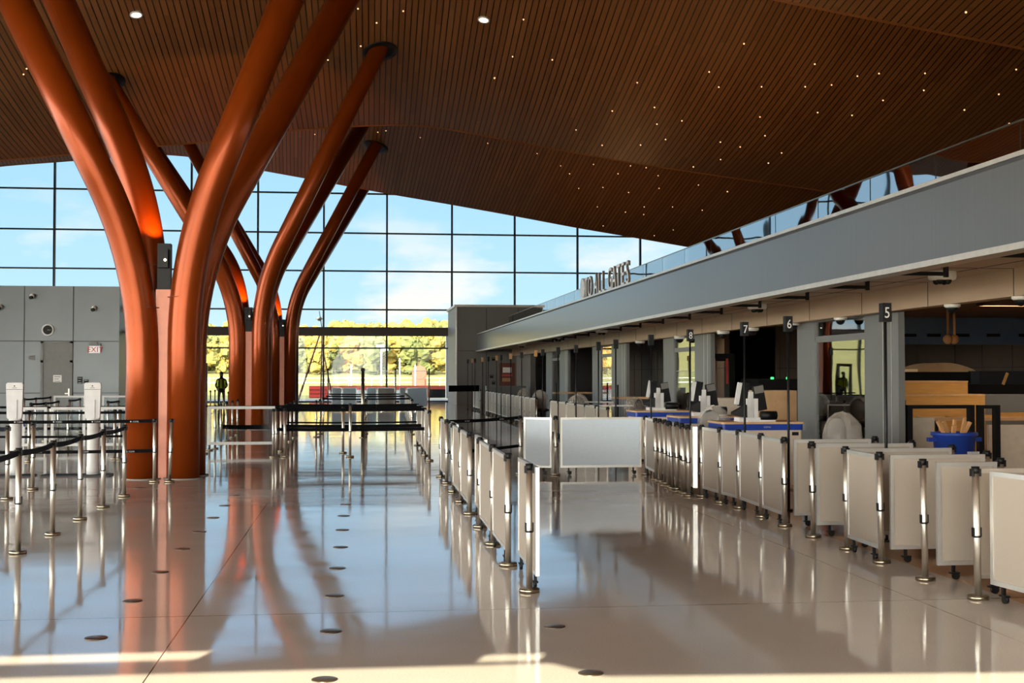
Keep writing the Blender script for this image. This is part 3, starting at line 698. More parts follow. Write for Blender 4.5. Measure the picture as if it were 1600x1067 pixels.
rp(9, 10, 'narrow panel just right of the post cluster'); rp(10, 11, 'second panel right of the post cluster'); rp(11, 12, 'third panel right of the post cluster'); rp(12, 13, 'fourth panel right of the post cluster'); rp(13, 14, 'last lengthwise panel before the crosswise panels')
rp(16, 17, 'bright angled panel at the right between two posts')
panel(R[19].x+.08, R[19].y-.06, R[19].x+.28, R[19].y-1.75, 'nearest panel, cut off by the right edge of the photo', 'panels of the desk row')
for i, (k, w, lb, dy) in enumerate(((14, .9, 'crosswise panel below the blue desks', .0), (15, .95, 'crosswise panel right of the one below the blue desks', .05), (16, .98, 'crosswise panel behind the bright angled panel', .12), (17, .86, 'crosswise panel right of the bright angled panel', 0), (18, .52, 'short crosswise panel behind the second post from right', .0), (19, 1.0, 'crosswise panel behind the nearest cut-off panel', .2))):
    p = R[k]; panel(p.x+.10, p.y+dy, p.x+.10+w, p.y+dy, lb, 'crosswise panels at the desks')
    post(p.x+.16+w, p.y+dy+.04, 'post at right end of the '+lb, 'inner posts at the desks')
# --- far right row
fx = 5.35
ys1 = [27+1.35*k for k in range(7)]; ys2 = [38+1.42*k for k in range(13)]; ys3 = [58+1.3*k for k in range(4)]
for nm, ys in (('nearer run', ys1), ('long middle run', ys2), ('farthest run', ys3)):
    for i, y in enumerate(ys):
        post(fx+.3*(y > 37)*(y-37)/25, y, 'distant steel post, %s from near end of the %s by the far wall' % (ORD[i], nm), 'posts of the far right row')
        if i+1 < len(ys): xx = fx+.3*(y > 37)*(y-37)/25; panel(xx, y+.07, xx, ys[i+1]-.07, 'distant white panel, %s from near end of the %s by the far wall' % (ORD[i], nm), 'panels of the far right row', 'panel_skin')
for i, y in enumerate((25.2, 29.7, 33.8)): panel(fx+.1, y, fx+1.5, y, ('white crosswise panel near the third desk', 'white crosswise panel beyond the third desk', 'white crosswise panel farthest beyond the third desk')[i], 'white crosswise panels', 'acrylic', frame='white')
belt((PY(701, 612, 57).x, 57), (fx+.2, 58), 1.05, 'short wide black belt closing the far right lane', w=.28, sag=0)
# --- centre lanes
grp = 'posts of the centre queue lanes'
cl_l = [26.6, 28.3, 30.4, 32.3, 34.3]
PL = F(427, 715); post(PL.x, PL.y, 'steel post at the front left corner of the centre lanes', grp)
PL2 = F(445, 714.5); post(PL2.x, PL2.y, 'steel post just right of the front left corner post', grp)
for i, y in enumerate(cl_l): post(-1.62, y, '%s steel post behind the front left corner of the lanes' % ORD[i], grp)
rl_ = [F(671, 720), F(664, 712), F(659, 704), F(652, 696)]
for i, p in enumerate(rl_): post(p.x, p.y, '%s steel post from front on right side of the centre lanes' % ORD[i], grp)
for i in range(3): panel(rl_[i].x, rl_[i].y+.06, rl_[i+1].x, rl_[i+1].y-.06, 'narrow edge-on panel, %s from front on the lanes\' right side' % ORD[i], 'edge-on panels of the lanes')
for i in range(7): post(1.55+.05*i, 36+2.1*i, 'distant steel post, %s in the line toward the glass wall' % ORD[i], grp)
for i in range(6): panel(1.55+.05*i, 36.1+2.1*i, 1.6+.05*i, 36+2.1*i+2.0, 'edge-on panel, %s in the line toward the glass wall' % ORD[i], 'edge-on panels of the lanes')
p1 = F(536, 708); p2 = F(547, 714); post(p1.x, p1.y, 'left one of the two posts standing mid-lane', grp); post(p2.x, p2.y, 'right taller one of the two posts standing mid-lane', grp, z=1.1)
for i, y in enumerate((26.5, 28.2, 30.3)):
    xr = 1.42
    belt((-1.6, y), (xr, y), .962, 'upper black belt across the centre lanes, %s from front' % ORD[i], 'upper lane belts', w=.065)
    belt((-1.6, y), (xr, y), .56, 'lower black belt across the centre lanes, %s from front' % ORD[i], 'lower lane belts', w=.07 if i != 2 else .04)
for i, (px, py) in enumerate(((494, 683), (500, 678), (505, 673), (569.5, 683), (571, 678), (573, 673))):
    p = F(px, py); post(p.x, p.y, 'distant steel post in the %s mid-hall cluster, %s of three' % (('left', 'right')[i > 2], ORD[i % 3]), grp)
for i, y in enumerate((38.5, 43, 47.5)):
    belt((-1.0, y), (1.6, y), .955, 'thin distant belt before the glass wall, %s from front' % ORD[i], 'distant belts')
# tall sign posts and clear screen
def tall_post(px, Y, pytop, label, r=.03):
    p = PY(px, pytop, Y); o = empty('tall_post', (p.x, Y, 0)); tag(o, label, 'post', 'tall slender posts')
    MB().cyl((0, 0), r, .02, p.z-.08, 12).build('pole', 'plate_steel', o); MB().cyl((0, 0), .09, 0, .02, 16).build('base_plate', 'plate_steel', o); MB().cyl((0, 0), r+.012, p.z-.08, p.z, 12).build('cap', 'black', o)
    return p
tall_post(567, 34.2, 575, 'tall thick post with black cap in mid hall', .045)
a = tall_post(512.6, 60, 576, 'tall slender post at left end of the clear screen'); b = tall_post(618, 60, 576, 'tall slender post in the middle of the clear screen'); c = tall_post(670.5, 60, 576, 'tall slender post at right end of the clear screen')
sc_ = empty('clear_screen', ((a.x+c.x)/2, 60, 0)); tag(sc_, 'clear framed screen between tall posts before the glass wall', 'screen')
hx_ = (c.x-a.x)/2
MB().box((-hx_+.06, -.01, .1), (-.06, .01, a.z-.1)).build('pane', 'acrylic', sc_); MB().box((.0, -.01, .1), (hx_-.06, .01, a.z-.1)).build('pane', 'acrylic', sc_)
MB().box((-hx_, -.02, a.z-.12), (hx_, .02, a.z-.09)).build('top_rail', 'alu', sc_)
# far pinkish panels before the glass wall
for i, (x0, x1, lb, sk) in enumerate(((518, 534, 'leftmost pale distant panel before the glass wall', 'panel_blue'), (535, 557, 'wide pale blue distant panel before the glass wall', 'panel_blue'), (573, 588, 'narrow pale distant panel before the glass wall', 'panel_blue'), (590, 617, 'wide pinkish distant panel before the glass wall', 'panel_skin'), (624, 634, 'narrow distant panel right of the pinkish one', 'panel_blue'), (636, 668, 'rightmost wide pale distant panel before the glass wall', 'panel_blue'))):
    q0, q1 = PY(x0, 610, 61.5), PY(x1, 610, 61.5); panel(q0.x, 61.5, q1.x, 61.5, lb, 'pale panels before the glass wall', sk, z1=1.05)
# clear framed panel left of the lanes
q0, q1 = F(325, 702), F(430, 702); y_ = (q0.y+q1.y)/2
q0 = PY(325, 633, 28.3); q1 = PY(430, 633, 28.3)
panel(q0.x, 28.3, q1.x, 28.3, 'white framed clear panel right of the nearest column', 'white framed clear panels', 'acrylic', z0=.16, z1=.99, casters=False, fw=.06, frame='white')
# --- left-hand rows
lrow = [F(*p) for p in ((28, 865), (82, 836), (125, 812), (161, 793), (194, 776))]
for i, p in enumerate(lrow): post(p.x, p.y, 'steel post, %s of the slanting left foreground row' % mw[i] if i < 4 else 'steel post, farthest of the slanting left foreground row', 'posts of the left foreground row')
tops = [Vector((p.x, p.y, 0)) for p in lrow]
pre = tops[0]+(tops[0]-tops[1])*1.0
for i, (a, b) in enumerate(zip([pre]+tops[:-1], tops)): belt((a.x, a.y), (b.x, b.y), .945, 'grey-black belt, %s stretch from left in the slanting row' % ORD[i], 'belts of the slanting left row', 'belt_grey', .055, sag=.02)
g2 = 'posts of the left background lanes'
la = F(11, 780); lb_ = F(51, 765); lc = F(45, 722); ld = PY(241.5, 700, 20.55); le = PY(265, 700, 20.5)
post(la.x, la.y, 'steel post nearest the left edge behind the slanting row', g2); post(lb_.x, lb_.y, 'steel post left of the first white kiosk pedestal, brightly lit', g2); post(lc.x, lc.y, 'thin steel post right of the first white kiosk', g2)
post(ld.x, ld.y, 'steel post with belts in front of the nearest column', g2); post(le.x, le.y, 'slightly leaning steel post in front of the nearest column', g2, (0, .03))
lf = Vector((-6.6, ld.y, 0))
belt((lf.x, lf.y), (ld.x, ld.y), .955, 'upper printed black belt ending at the nearest column', words=6); belt((lf.x, lf.y), (ld.x, ld.y), .49, 'lower printed black belt ending at the nearest column', words=5)
belt((la.x-1.5, la.y-.3), (la.x, la.y), .94, 'short belt from the left edge post', m='belt_grey')
for k, (px, py) in enumerate(((179, 718), (187, 718), (48.5, 700), (106, 705))): p = F(px, py); post(p.x, p.y, ('left one of the paired posts beside the nearest column', 'right one of the paired posts beside the nearest column', 'distant post directly right of the first kiosk', 'distant post midway between the two white kiosks')[k], g2)
far = [(38, 622), (56, 621), (79, 619), (48.5, 629), (71, 628), (91, 625.5), (109, 624), (125, 622), (162, 618), (168.6, 626), (185, 625)]
fp = [F(a, b, .99) for a, b in far]
for i, p in enumerate(fp): post(p.x, p.y, 'small distant steel post, %s counting right from the first kiosk, below the grey wall' % ORD[i], g2)
for i, (a, b) in enumerate(((0, 1), (1, 2), (3, 4), (4, 5), (6, 7), (9, 10))): belt((fp[a].x, fp[a].y), (fp[b].x, fp[b].y), .955, 'thin distant belt below the grey wall, %s counting right' % ORD[i], 'distant left belts')
for i, (y, z, w) in enumerate(((29.2, .965, .05), (25.3, .955, .05), (29.2, .50, .06), (25.3, .5, .045))):
    a, b = PY(-25, 600, y), PY(200, 600, y); belt((a.x, y), (b.x, y), z, 'long black belt behind the kiosks, ' + ('high and far', 'high and nearer', 'low and far', 'low and nearer')[i], 'belts behind the kiosks', w=w, sag=.01)
for i, (a, b, y, lb) in enumerate(((35, 74, 28.9, 'white framed clear panel right of the first kiosk'), (80, 134, 28.9, 'white framed clear panel between the two kiosks'), (158, 200, 28.9, 'white framed clear panel between second kiosk and column'), (84, 134, 42.5, 'far white framed panel below the grey door'), (160, 200, 42.5, 'far white framed panel below the black wall signs'))):
    q0, q1 = PY(a, 600, y), PY(b, 600, y); panel(q0.x, y, q1.x, y, lb, 'white framed clear panels', 'acrylic', z0=.12, z1=.97 if y < 40 else 1.0, casters=False, fw=.06, frame='white')
# diagonal row right of the nearest column
dg = [(319, 709), (327, 704), (336, 701), (345, 694), (354, 689), (363, 684), (371, 680)]
for i, (a, b) in enumerate(dg): p = F(a, b); post(p.x, p.y, 'steel post, %s counting right in the row by the nearest column' % ORD[i], 'posts right of the nearest column')
for i in range(6): 
    p = F((322, 329, 336, 343, 350, 357, 388, 379)[i], (610, 610, 609, 610, 611, 612, 624, 623)[i], .99); post(p.x, p.y, 'tiny distant steel post, %s counting right in front of the person' % ORD[i], 'distant posts around the person')
a, b = PY(312, 600, 29.5), PY(450, 600, 29.5)
belt((a.x, 29.5), (b.x, 29.5), .965, 'upper black belt over the white framed clear panel', w=.045); belt((a.x+.4, 30.5), (b.x-.5, 30.5), .46, 'lower black belt behind the white framed clear panel', w=.10)
# ------------------------------------------------------------------ kiosks
def kiosk(px, py, label, cable):
    p = F(px, py); o = empty('biometric_kiosk', (p.x, p.y, 0)); tag(o, label, 'kiosk', 'white kiosks at the left')
    MB().cbox((-.25, 0, .012), (1.1, .42, .024)).build('base_plate', 'black', o)
    MB().lathe((0, 0, .024), [(.105, 0), (.105, .12), (.098, .14), (.098, .86), (.105, .875), (.105, .92), (.09, .95)], 24).build('pedestal', 'white', o)
    MB().box((-.045, -.02, .9), (.045, .04, 1.22)).build('stem', 'white', o)
    T = Matrix.Translation((0, -.06, 1.245)) @ Matrix.Rotation(PI/2, 4, 'X')
    pts = []; w, h, r = .135, .30, .035
    for cx, cy, a0 in ((w-r, h-r, 0), (-w+r, h-r, 90), (-w+r+.015, -h+r, 180), (w-r-.015, -h+r, 270)):
        for k in range(5): t = math.radians(a0+22.5*k); pts.append((cx+r*math.cos(t), cy+r*math.sin(t)))
    hd = MB().prism(pts, -.03, .03, T).build('screen_housing', 'white', o)
    MB().box((-.13, -.093, 1.43), (.13, -.09, 1.436)).build('shadow_gap', 'seam', hd)
    MB().box((-.045, -.11, .95), (.045, -.09, 1.26)).build('spine_cover', 'white', o)
    MB().tube([(0, -.091, 1.49), (0, -.095, 1.49)], .012, 10).build('camera_eye', 'seam', hd); MB().box((-.035, -.094, 1.455), (.035, -.09, 1.462)).build('lettering', 'seam', hd)
    if cable: MB().tube([(.1, -.05, .93), (.14, -.08, .9), (.155, -.08, .85), (.16, -.08, .82)], .012, 8).build('cable', 'cable_blue', o)
kiosk(23.5, 744, 'white kiosk with rounded screen back, at left edge', True)
kiosk(145, 743, 'white kiosk with rounded screen back, left of the nearest column', False)
# ------------------------------------------------------------------ floor covers
fc = MB().lathe((0, 0, 0), [(.072, 0), (.072, .004), (.066, .006), (.001, .006)], 24).build('floor_box_cover', 'disc'); reg(fc); used = False
cov = [((507, 1062), 'round floor cover in the sunlit patch at the bottom'), ((517, 986.5), 'second round floor cover up the centre line'), ((523, 931), 'third round floor cover up the centre line'), ((527, 888), 'fourth round floor cover up the centre line'), ((532, 855), 'fifth round floor cover up the centre line'), ((535, 828), 'sixth round floor cover up the centre line'), ((537, 806), 'seventh round floor cover up the centre line'), ((540, 788), 'farthest round floor cover up the centre line'),
       ((150, 997), 'nearest round floor cover of the left diagonal line'), ((207, 939), 'second round floor cover of the left diagonal line'), ((250, 894), 'third round floor cover of the left diagonal line'), ((285, 858), 'fourth round floor cover of the left diagonal line'), ((312, 831), 'fifth round floor cover of the left diagonal line'), ((333, 809), 'sixth round floor cover of the left diagonal line'), ((351, 790), 'seventh round floor cover of the left diagonal line'), ((367, 773.5), 'farthest round floor cover of the left diagonal line'),
       ((923, 1052), 'round floor cover at the bottom right of centre'), ((866, 979), 'round floor cover just right of the nearest aisle post'), ((217, 762), 'round floor cover before the foot of the nearest column')]
for (q, lb) in cov:
    o = fc if not used else copy_tree(fc); used = True
    p = F(*q); o.location = (p.x, p.y, 0); tag(o, lb, 'floor cover', 'round metal floor covers')
# ------------------------------------------------------------------ desk number poles
XP = 5.3
pl = [(1383, 478, '5'), (1231, 492, '6'), (1163, 500, '7'), (1078, 514, '8'), (1017, 520, None), (962, 527, None), (935, 531, None), (900, 535, None), (872, 538, None), (848, 543, None), (837, 543, None), (815, 545, None), (798, 548, None), (783, 550, None), (776, 552, None), (763, 553, None), (754, 554, None), (742, 556, None), (738, 557, None), (731, 558, None)]
for i, (px, py, ch) in enumerate(pl):
    p = PX(px, py, XP); z = 2.40
    nm = ('black pole carrying desk number %s' % ch) if ch else 'slender black pole with sign box, %s beyond the numbered poles' % ORD[i-4]
    o = empty('desk_number_pole', (XP, p.y, 0)); tag(o, nm, 'pole', 'slender poles by the desks')
    MB().cyl((0, 0), .05, 0, .02, 12).build('base_plate', 'black', o)
    MB().cyl((0, 0), .016, .02, z-.16, 8).build('pole', 'black', o)
    wpal = .10 if i > 8 else 0
    b = MB().box((-.045, -.05, z-.19), (.045, .05, z)).build('sign_box', 'black' if i < 9 or i % 2 else 'cardboard', o)
    if ch: text_mesh(ch, .155, .001, 'number', 'white', b, T=textT((0, -.052, z-.15), (1, 0, 0), (0, 0, 1), .8))
# ------------------------------------------------------------------ travel document desks
def desk(x, y, w, label, idx):
    o = empty('document_desk', (x, y, 0)); tag(o, label, 'desk', 'document check desks')
    MB().bbox((0, 0, .05), (w, .75, .86), .04).build('body', 'beige', o)
    MB().bbox((-.03, -.03, .95), (w+.02, .8, .98), .04).build('worktop', 'wood_table', o)
    st = MB().bbox((-.02, -.02, .86), (w+.01, .78, .95), .04).build('blue_band', 'blue_strip', o)
    text_mesh('IDEMIA', .035, .0005, 'lettering', 'ink_white', st, T=textT((w*.55, -.022, .893), (1, 0, 0), (0, 0, 1)))
    MB().box((w-.16, -.008, .78), (w-.06, 0, .83)).build('vent', 'black', o)
    s = empty('document_scanner', (x+w*.42, y+.25, .98)); tag(s, 'white document scanner stand with dark screens on the %s' % ('nearest blue-edged desk', 'second blue-edged desk', 'farthest desk')[idx], 'scanner', 'document scanners')
    MB().box((-.22, -.12, 0), (.1, .16, .06)).box((-.1, -.16, 0), (.32, .1, .025)).build('base', 'white', s)
    MB().box((-.09, -.06, .05), (-.03, .02, .34)).box((.03, -.04, .05), (.09, .02, .34)).box((-.03, .0, .05), (.03, .06, .44)).build('uprights', 'white', s)
    Ry = Matrix.Rotation(math.radians(-10), 3, 'Y')
    m = MB().box((.06, .02, .16), (.22, .1, .54), Ry).build('screen_back', 'black', s); MB().box((.05, 0.0, .42), (.19, .02, .53), Ry).build('screen_hood', 'door_grey', m)
    Ry2 = Matrix.Rotation(math.radians(10), 3, 'Y')
    m = MB().box((-.14, .1, .22), (-.02, .16, .58), Ry2).build('side_screen', 'black', s); MB().box((-.20, .08, .25), (-.14, .14, .58), Ry2).build('screen_edge', 'white', m)
    MB().tube([(.13, -.04, .09), (.37, -.04, .09)], .065, 8).build('passport_reader', 'black', s)
    vs = [(-.30, -.05, .10), (-.30, .05, .10), (-.09, -.08, .06), (-.09, .08, .06), (-.30, -.05, .14), (-.30, .05, .14), (-.09, -.08, .25), (-.09, .08, .25)]
    MB().add(vs, [(0, 2, 3, 1), (4, 5, 7, 6), (0, 4, 6, 2), (1, 3, 7, 5), (0, 1, 5, 4), (2, 6, 7, 3)]).build('camera_hood', 'black', s)
desk(5.35, 18.3, 1.2, 'nearest white desk with a blue edge band', 0)
desk(5.35, 20.9, 1.2, 'second white desk with a blue edge band', 1)
desk(5.35, 24.2, 1.2, 'farthest desk with a scanner, beyond the post cluster', 2)
# plastic wrapped chairs
def wrapped_chair(x, y, rz, label):
    o = empty('wrapped_chair', (x, y, 0), rz); tag(o, label, 'chair', 'chairs wrapped in plastic')
    MB().sphere((0, 0, .5), .27, 12, 5, (1, 1, .28)).build('seat', 'cloth_dark', o)
    MB().sphere((0, .22, .86), .24, 12, 8, (.8, .22, 1.05)).build('backrest', 'cloth_dark', o)
    MB().cyl((0, 0), .03, .1, .45, 8).build('gas_lift', 'black', o)
    mb = MB()
    for k in range(5): a = 2*PI*k/5; mb.tube([(0, 0, .1), (.28*math.cos(a), .28*math.sin(a), .07)], .018, 6).sphere((.28*math.cos(a), .28*math.sin(a), .035), .035, 6, 4)
    mb.build('star_base', 'black', o)
    random.seed(int(x*10)); MB().sphere((0, .10, .80), .30, 14, 9, (1.0, .8, 1.25), .06).build('plastic_cover', 'wrap_clear', o)
def wrap_mat():
    m = bpy.data.materials.new('wrap_clear'); m.use_nodes = True; nt = m.node_tree; b = nt.nodes['Principled BSDF']
    b.inputs['Base Color'].default_value = (.75, .68, .6, 1); b.inputs['Roughness'].default_value = .15; b.inputs['Alpha'].default_value = .28
    n = nt.nodes.new('ShaderNodeTexNoise'); n.inputs['Scale'].default_value = 9; bp = nt.nodes.new('ShaderNodeBump'); bp.inputs['Strength'].default_value = 1
    nt.links.new(n.outputs[0], bp.inputs['Height']); nt.links.new(bp.outputs[0], b.inputs['Normal']); M['wrap_clear'] = m
wrap_mat()
q = PY(1325, 670, 16.6); wrapped_chair(q.x, 16.6, .4, 'dark chair wrapped in clear plastic left of pole five')
q = PY(1120, 660, 20.3); wrapped_chair(q.x, 20.3, 2.4, 'chair wrapped in plastic behind the second desk')
for i, (px, y) in enumerate(((905, 33), (822, 47), (846, 42), (985, 29))):
    q = PY(px, 640, y); wrapped_chair(q.x, y, i*1.3, 'distant wrapped chair, ' + ('behind the nearer run of far panels', 'farthest behind the long far run', 'behind the near end of the long far run', 'nearest to the third desk')[i])
# ------------------------------------------------------------------ canopy cameras
def dome(px, py, z, X, s, label, multi=False):
    d = ray(px, py); k = X/d.x; p = CAM+d*k; o = empty('dome_camera', (X, p.y, z)); tag(o, label, 'camera', 'dome cameras under the canopy')
    if multi:
        MB().lathe((0, 0, -.12), [(.17, 0), (.19, .03), (.19, .12)], 20).build('housing', 'camera_white', o)
        mb = MB()
        for k in range(4): a = PI/4+PI/2*k; mb.sphere((.08*math.cos(a), .08*math.sin(a), -.13), .055, 8, 6)
        mb.build('lens', 'black', o)
    else:
        MB().lathe((0, 0, -.07*s), [(.10*s, 0), (.12*s, .02*s), (.12*s, .07*s)], 18).build('housing', 'camera_white', o); MB().sphere((0, 0, -.07*s), .085*s, 14, 5, half=-1).build('dome', 'black', o)
zs_ = fz0+.10
for i, (px, py) in enumerate(((1472, 424), (1183, 474), (940, 514), (872, 526), (815, 537))):
    d = ray(px, py); X = d.x*(zs_-CAM.z)/d.z
    dome(px, py, zs_, X, 1, 'wide multi-lens camera under the canopy, %s from the front' % ORD[i], True)
for i, (px, py) in enumerate(((1595, 462), (1488, 473), (1313, 491), (1240, 499), (1175, 507), (1130, 513), (1062, 518), (1000, 527))):
    X = XW-.13
    dome(px, py, hz+.02, X, 1.0 if i < 4 else 1.3, 'small white dome camera below the canopy beam, %s from the right' % ORD[i])
# ------------------------------------------------------------------ checkpoint interior
def thingbox(name, cat, label, px0, px1, py0, Y, depth, m, z0=0., parts=None, zt=None):
    a, b = PY(px0, py0, Y), PY(px1, py0, Y); o = empty(name, (a.x, Y, 0)); tag(o, label, cat)
    MB().box((0, 0, z0), (b.x-a.x, depth, zt if zt else a.z)).build('body', m, o); return o, b.x-a.x, a.z
o, w, z = thingbox('plywood_crate', 'crate', 'tall plywood-coloured crate beside the near grey pillar', 1380, 1512, 595, 24.3, 1.2, 'plywood'); MB().box((0, -.02, z-.03), (w, 0, z)).build('edge_trim', 'wood_table', o)
o, w, z = thingbox('low_plywood_crate', 'crate', 'lower plywood crate stepping right of the tall one', 1400, 1539, 616, 23.6, .65, 'plywood'); MB().box((0, -.015, z-.03), (w, 0, z)).build('edge_trim', 'wood_table', o)
# scanner with domed hood
a, b = PY(1380, 593, 26.5), PY(1530, 593, 26.5); o = empty('baggage_scanner', (a.x, 26.5, 0)); tag(o, 'black baggage scanner with domed tan hood behind the crates', 'scanner')
w = b.x-a.x; MB().box((0, 0, 0), (w, 1.2, PY(1430, 581, 26.5).z)).build('body', 'black', o)
z0 = PY(1430, 581, 26.5).z; pts = [(w*.38, 0), (w, 0)]+[(w*(1-.04-.58*k/10), .20*math.sin(PI*(.1+.8*k/10))) for k in range(11)]
T = Matrix.Translation((0, 1.1, z0)) @ Matrix.Rotation(PI/2, 4, 'X'); MB().prism(pts, 0, 1.0, T).build('hood', 'wood_table', o)
MB().cbox((.12, -.02, z0+.04), (.04, .03, .03)).cbox((w*.16, -.02, z0+.04), (.04, .03, .03)).build('status_light', 'green_led', o)
o, w, z = thingbox('baggage_scanner', 'scanner', 'second black baggage scanner at the right edge', 1513, 1625, 600, 26, 1.4, 'black', 0); MB().box((.3, .1, z), (1.6, 1.2, z+.28)).build('hood', 'cloth_dark', o); MB().box((.8, -.02, z-.02), (.86, .0, z+.25), Matrix.Rotation(.4, 3, 'Y')).build('warning_strip', 'plywood', o)
thingbox('conveyor_housing', 'conveyor', 'grey conveyor housing at the right edge below the scanner', 1538, 1630, 617, 24.4, .9, 'pillar')
def gate(px0, px1, pyt, Y, label):
    a, b = PY(px0, pyt, Y), PY(px1, pyt, Y); w = b.x-a.x; o = empty('walk_through_frame', (a.x, Y, 0)); tag(o, label, 'gate frame', 'black square frames')
    MB().box((0, 0, 0), (.09, .12, a.z)).build('leg', 'black', o); MB().box((w-.09, 0, 0), (w, .12, a.z)).build('leg', 'black', o); MB().box((.09, 0, a.z-.06), (w-.09, .12, a.z)).build('crossbar', 'black', o)
gate(1402, 1415.5, 625, 20.9, 'black frame partly hidden by the near grey pillar'); gate(1418, 1523, 633, 20.6, 'wide black frame behind the blue bin'); gate(1530, 1563, 633, 20.6, 'narrow black frame right of the blue bin')
for i, (p0, p1, py, lb) in enumerate(((1398, 1460, 653, 'beige low partition left of the blue bin'), (1545, 1640, 664, 'beige low partition at the right edge'))):
    a, b = PY(p0, py, 21.6), PY(p1, py, 21.6); o = MB().box((a.x, 21.6, 0), (b.x, 21.68, a.z)).build('low_partition', 'beige'); tag(o, lb, 'partition', 'beige low partitions')
# roller table + bin
q = PY(1491, 700, 18.6); o = empty('trash_bin', (q.x, 18.6, 0)); tag(o, 'round blue bin full of wood scraps', 'bin')
MB().lathe((0, 0, 0), [(.27, 0), (.31, .74), (.345, .75), (.345, .80), (.30, .80), (.28, .6), (.24, .05)], 28).build('body', 'bin_blue', o)
MB().box((-.42, -.05, .66), (-.29, .05, .72)).build('handle', 'bin_blue', o); MB().box((.29, -.05, .66), (.42, .05, .72)).build('handle', 'bin_blue', o); MB().box((.06, -.325, .25), (.24, -.29, .52)).build('label_plate', 'ink_white', o)
o2 = MB(); random.seed(3)
for k in range(9): a = random.uniform(0, 6.28); o2.tube([(q.x+.1*math.cos(a), 18.6+.1*math.sin(a), .66), (q.x+.25*math.cos(a+.4), 18.6+.2*math.sin(a+.4), .9+random.uniform(0, .12))], .03, 5, True, False)
tag(o2.build('wood_scraps', 'cardboard'), 'heap of brown cardboard and wood scraps in the blue bin', 'scraps', kind='stuff')
a, b = PY(1456, 655, 22.6), PY(1640, 655, 22.6); o = empty('roller_table', (a.x, 22.6, 0)); tag(o, 'roller table with timber top behind the black frames', 'table')
MB().box((0, 0, .82), (b.x-a.x, .7, .88)).build('tabletop', 'wood_table', o)
for sx in (.1, b.x-a.x-.15): MB().box((sx, .05, 0), (sx+.05, .1, .82)).build('leg', 'black', o); MB().box((sx, .6, 0), (sx+.05, .65, .82)).build('leg', 'black', o)
for i, (dx, y, z, L, rz) in enumerate(((1.0, 22.8, .90, 1.3, .1), (2.2, 22.9, .90, 1.0, -.2), (1.7, 22.7, .945, .8, .35))):
    o = MB().box((-L/2, -.05, -.02), (L/2, .05, .02)).build('timber_plank', 'plywood'); o.location = (a.x+dx, y, z); o.rotation_euler = (0, 0, rz); tag(o, ('left timber plank on the roller table', 'right timber plank on the roller table', 'skewed timber plank lying on the others')[i], 'plank', 'timber planks')
for i, px in enumerate((1481, 1491)):
    q = PY(px, 530, 33); o = empty('pendant_speaker', (q.x, 33, HC)); tag(o, ('left', 'right')[i]+' one of two hanging pendants before the blue band', 'pendant', 'hanging pendants'); MB().tube([(0, 0, 0), (0, 0, q.z-HC)], .035, 8).build('stem', 'cardboard', o); MB().sphere((0, 0, q.z-HC), .13, 12, 8).build('shade', 'cardboard', o)
lp_ = None
for i, (lx, ly, lb) in enumerate(((12.5, 22.5, 'recessed lamp above the plywood crates'), (15.5, 29, 'recessed lamp before the blue band'), (13, 35, 'recessed lamp above the bay behind the nearest desk'), (11.8, 46, 'recessed lamp above the third dark bay'), (16.5, 19, 'recessed lamp above the far right of the checkpoint'))):
    if lp_ is None:
        lp_ = empty('ceiling_lamp', (0, 0, 0)); MB().box((-.7, -.2, -.14), (-.66, .2, 0)).box((.66, -.2, -.14), (.7, .2, 0)).box((-.66, -.2, -.14), (.66, -.16, 0)).box((-.66, .16, -.14), (.66, .2, 0)).build('housing', 'soffit_dark', lp_)
        MB().box((-.66, -.16, -.03), (.66, .16, -.01)).build('tube_face', 'lamp_tube', lp_); reg(lp_); o = lp_
    else: o = copy_tree(lp_)
    o.location = (lx, ly, HC); tag(o, lb, 'lamp', 'checkpoint ceiling lamps')
# far openings: tables, red bars, machine
o, w, z = thingbox('baggage_scanner', 'scanner', 'large dark scanner behind the nearest desk with green lights', 1185, 1248, 592, 31, 1.5, 'black', 0); MB().cbox((.35, -.02, z+.02), (.07, .03, .05)).cbox((.75, -.02, z+.02), (.07, .03, .05)).build('status_light', 'green_led', o)
thingbox('plywood_crate', 'crate', 'tan crate in the dark bay behind the nearest desk', 1175, 1245, 610, 27.5, .8, 'wood_table'); thingbox('inspection_table', 'table', 'pale table deep in the dark bay behind the second desk', 1115, 1170, 622, 30.5, .8, 'beige', .0)
o = empty('scanner_portal', (PY(1126, 600, 34.1).x-.35, 34.1, 0)); tag(o, 'dark scanner portal carrying the two red bars', 'portal'); MB().box((0, 0, 0), (.15, .5, 2.25)).build('leg', 'black', o); MB().box((.6, 0, 0), (.75, .5, 2.25)).build('leg', 'black', o); MB().box((.15, 0, 2.05), (.6, .5, 2.25)).build('crossbar', 'black', o)
for dx in (.17, .53): MB().box((dx-.03, -.03, PY(1122, 600, 34).z), (dx+.03, 0, PY(1122, 560, 34).z)).box((dx-.01, 0, 1.9), (dx+.01, .1, 2.08)).build('light_bar', 'red', o)
for i, (px, y) in enumerate(((1010, 40), (905, 51))):
    a = PY(px, 610, y); o = empty('inspection_table', (a.x, y, 0)); tag(o, 'dark frame table inside the %s dark opening' % ('third', 'farther')[i], 'table', 'dark frame tables'); MB().box((-1, 0, .9), (1, .7, .96)).build('tabletop', 'wood_table', o)
    for sx in (-.95, .9): MB().box((sx, 0, 0), (sx+.05, .05, 1.35)).build('leg', 'black', o)
o, w, z = thingbox('standing_desk', 'desk', 'low grey counter at the far right end wall', 760, 822, 603, 66, .6, 'pillar')
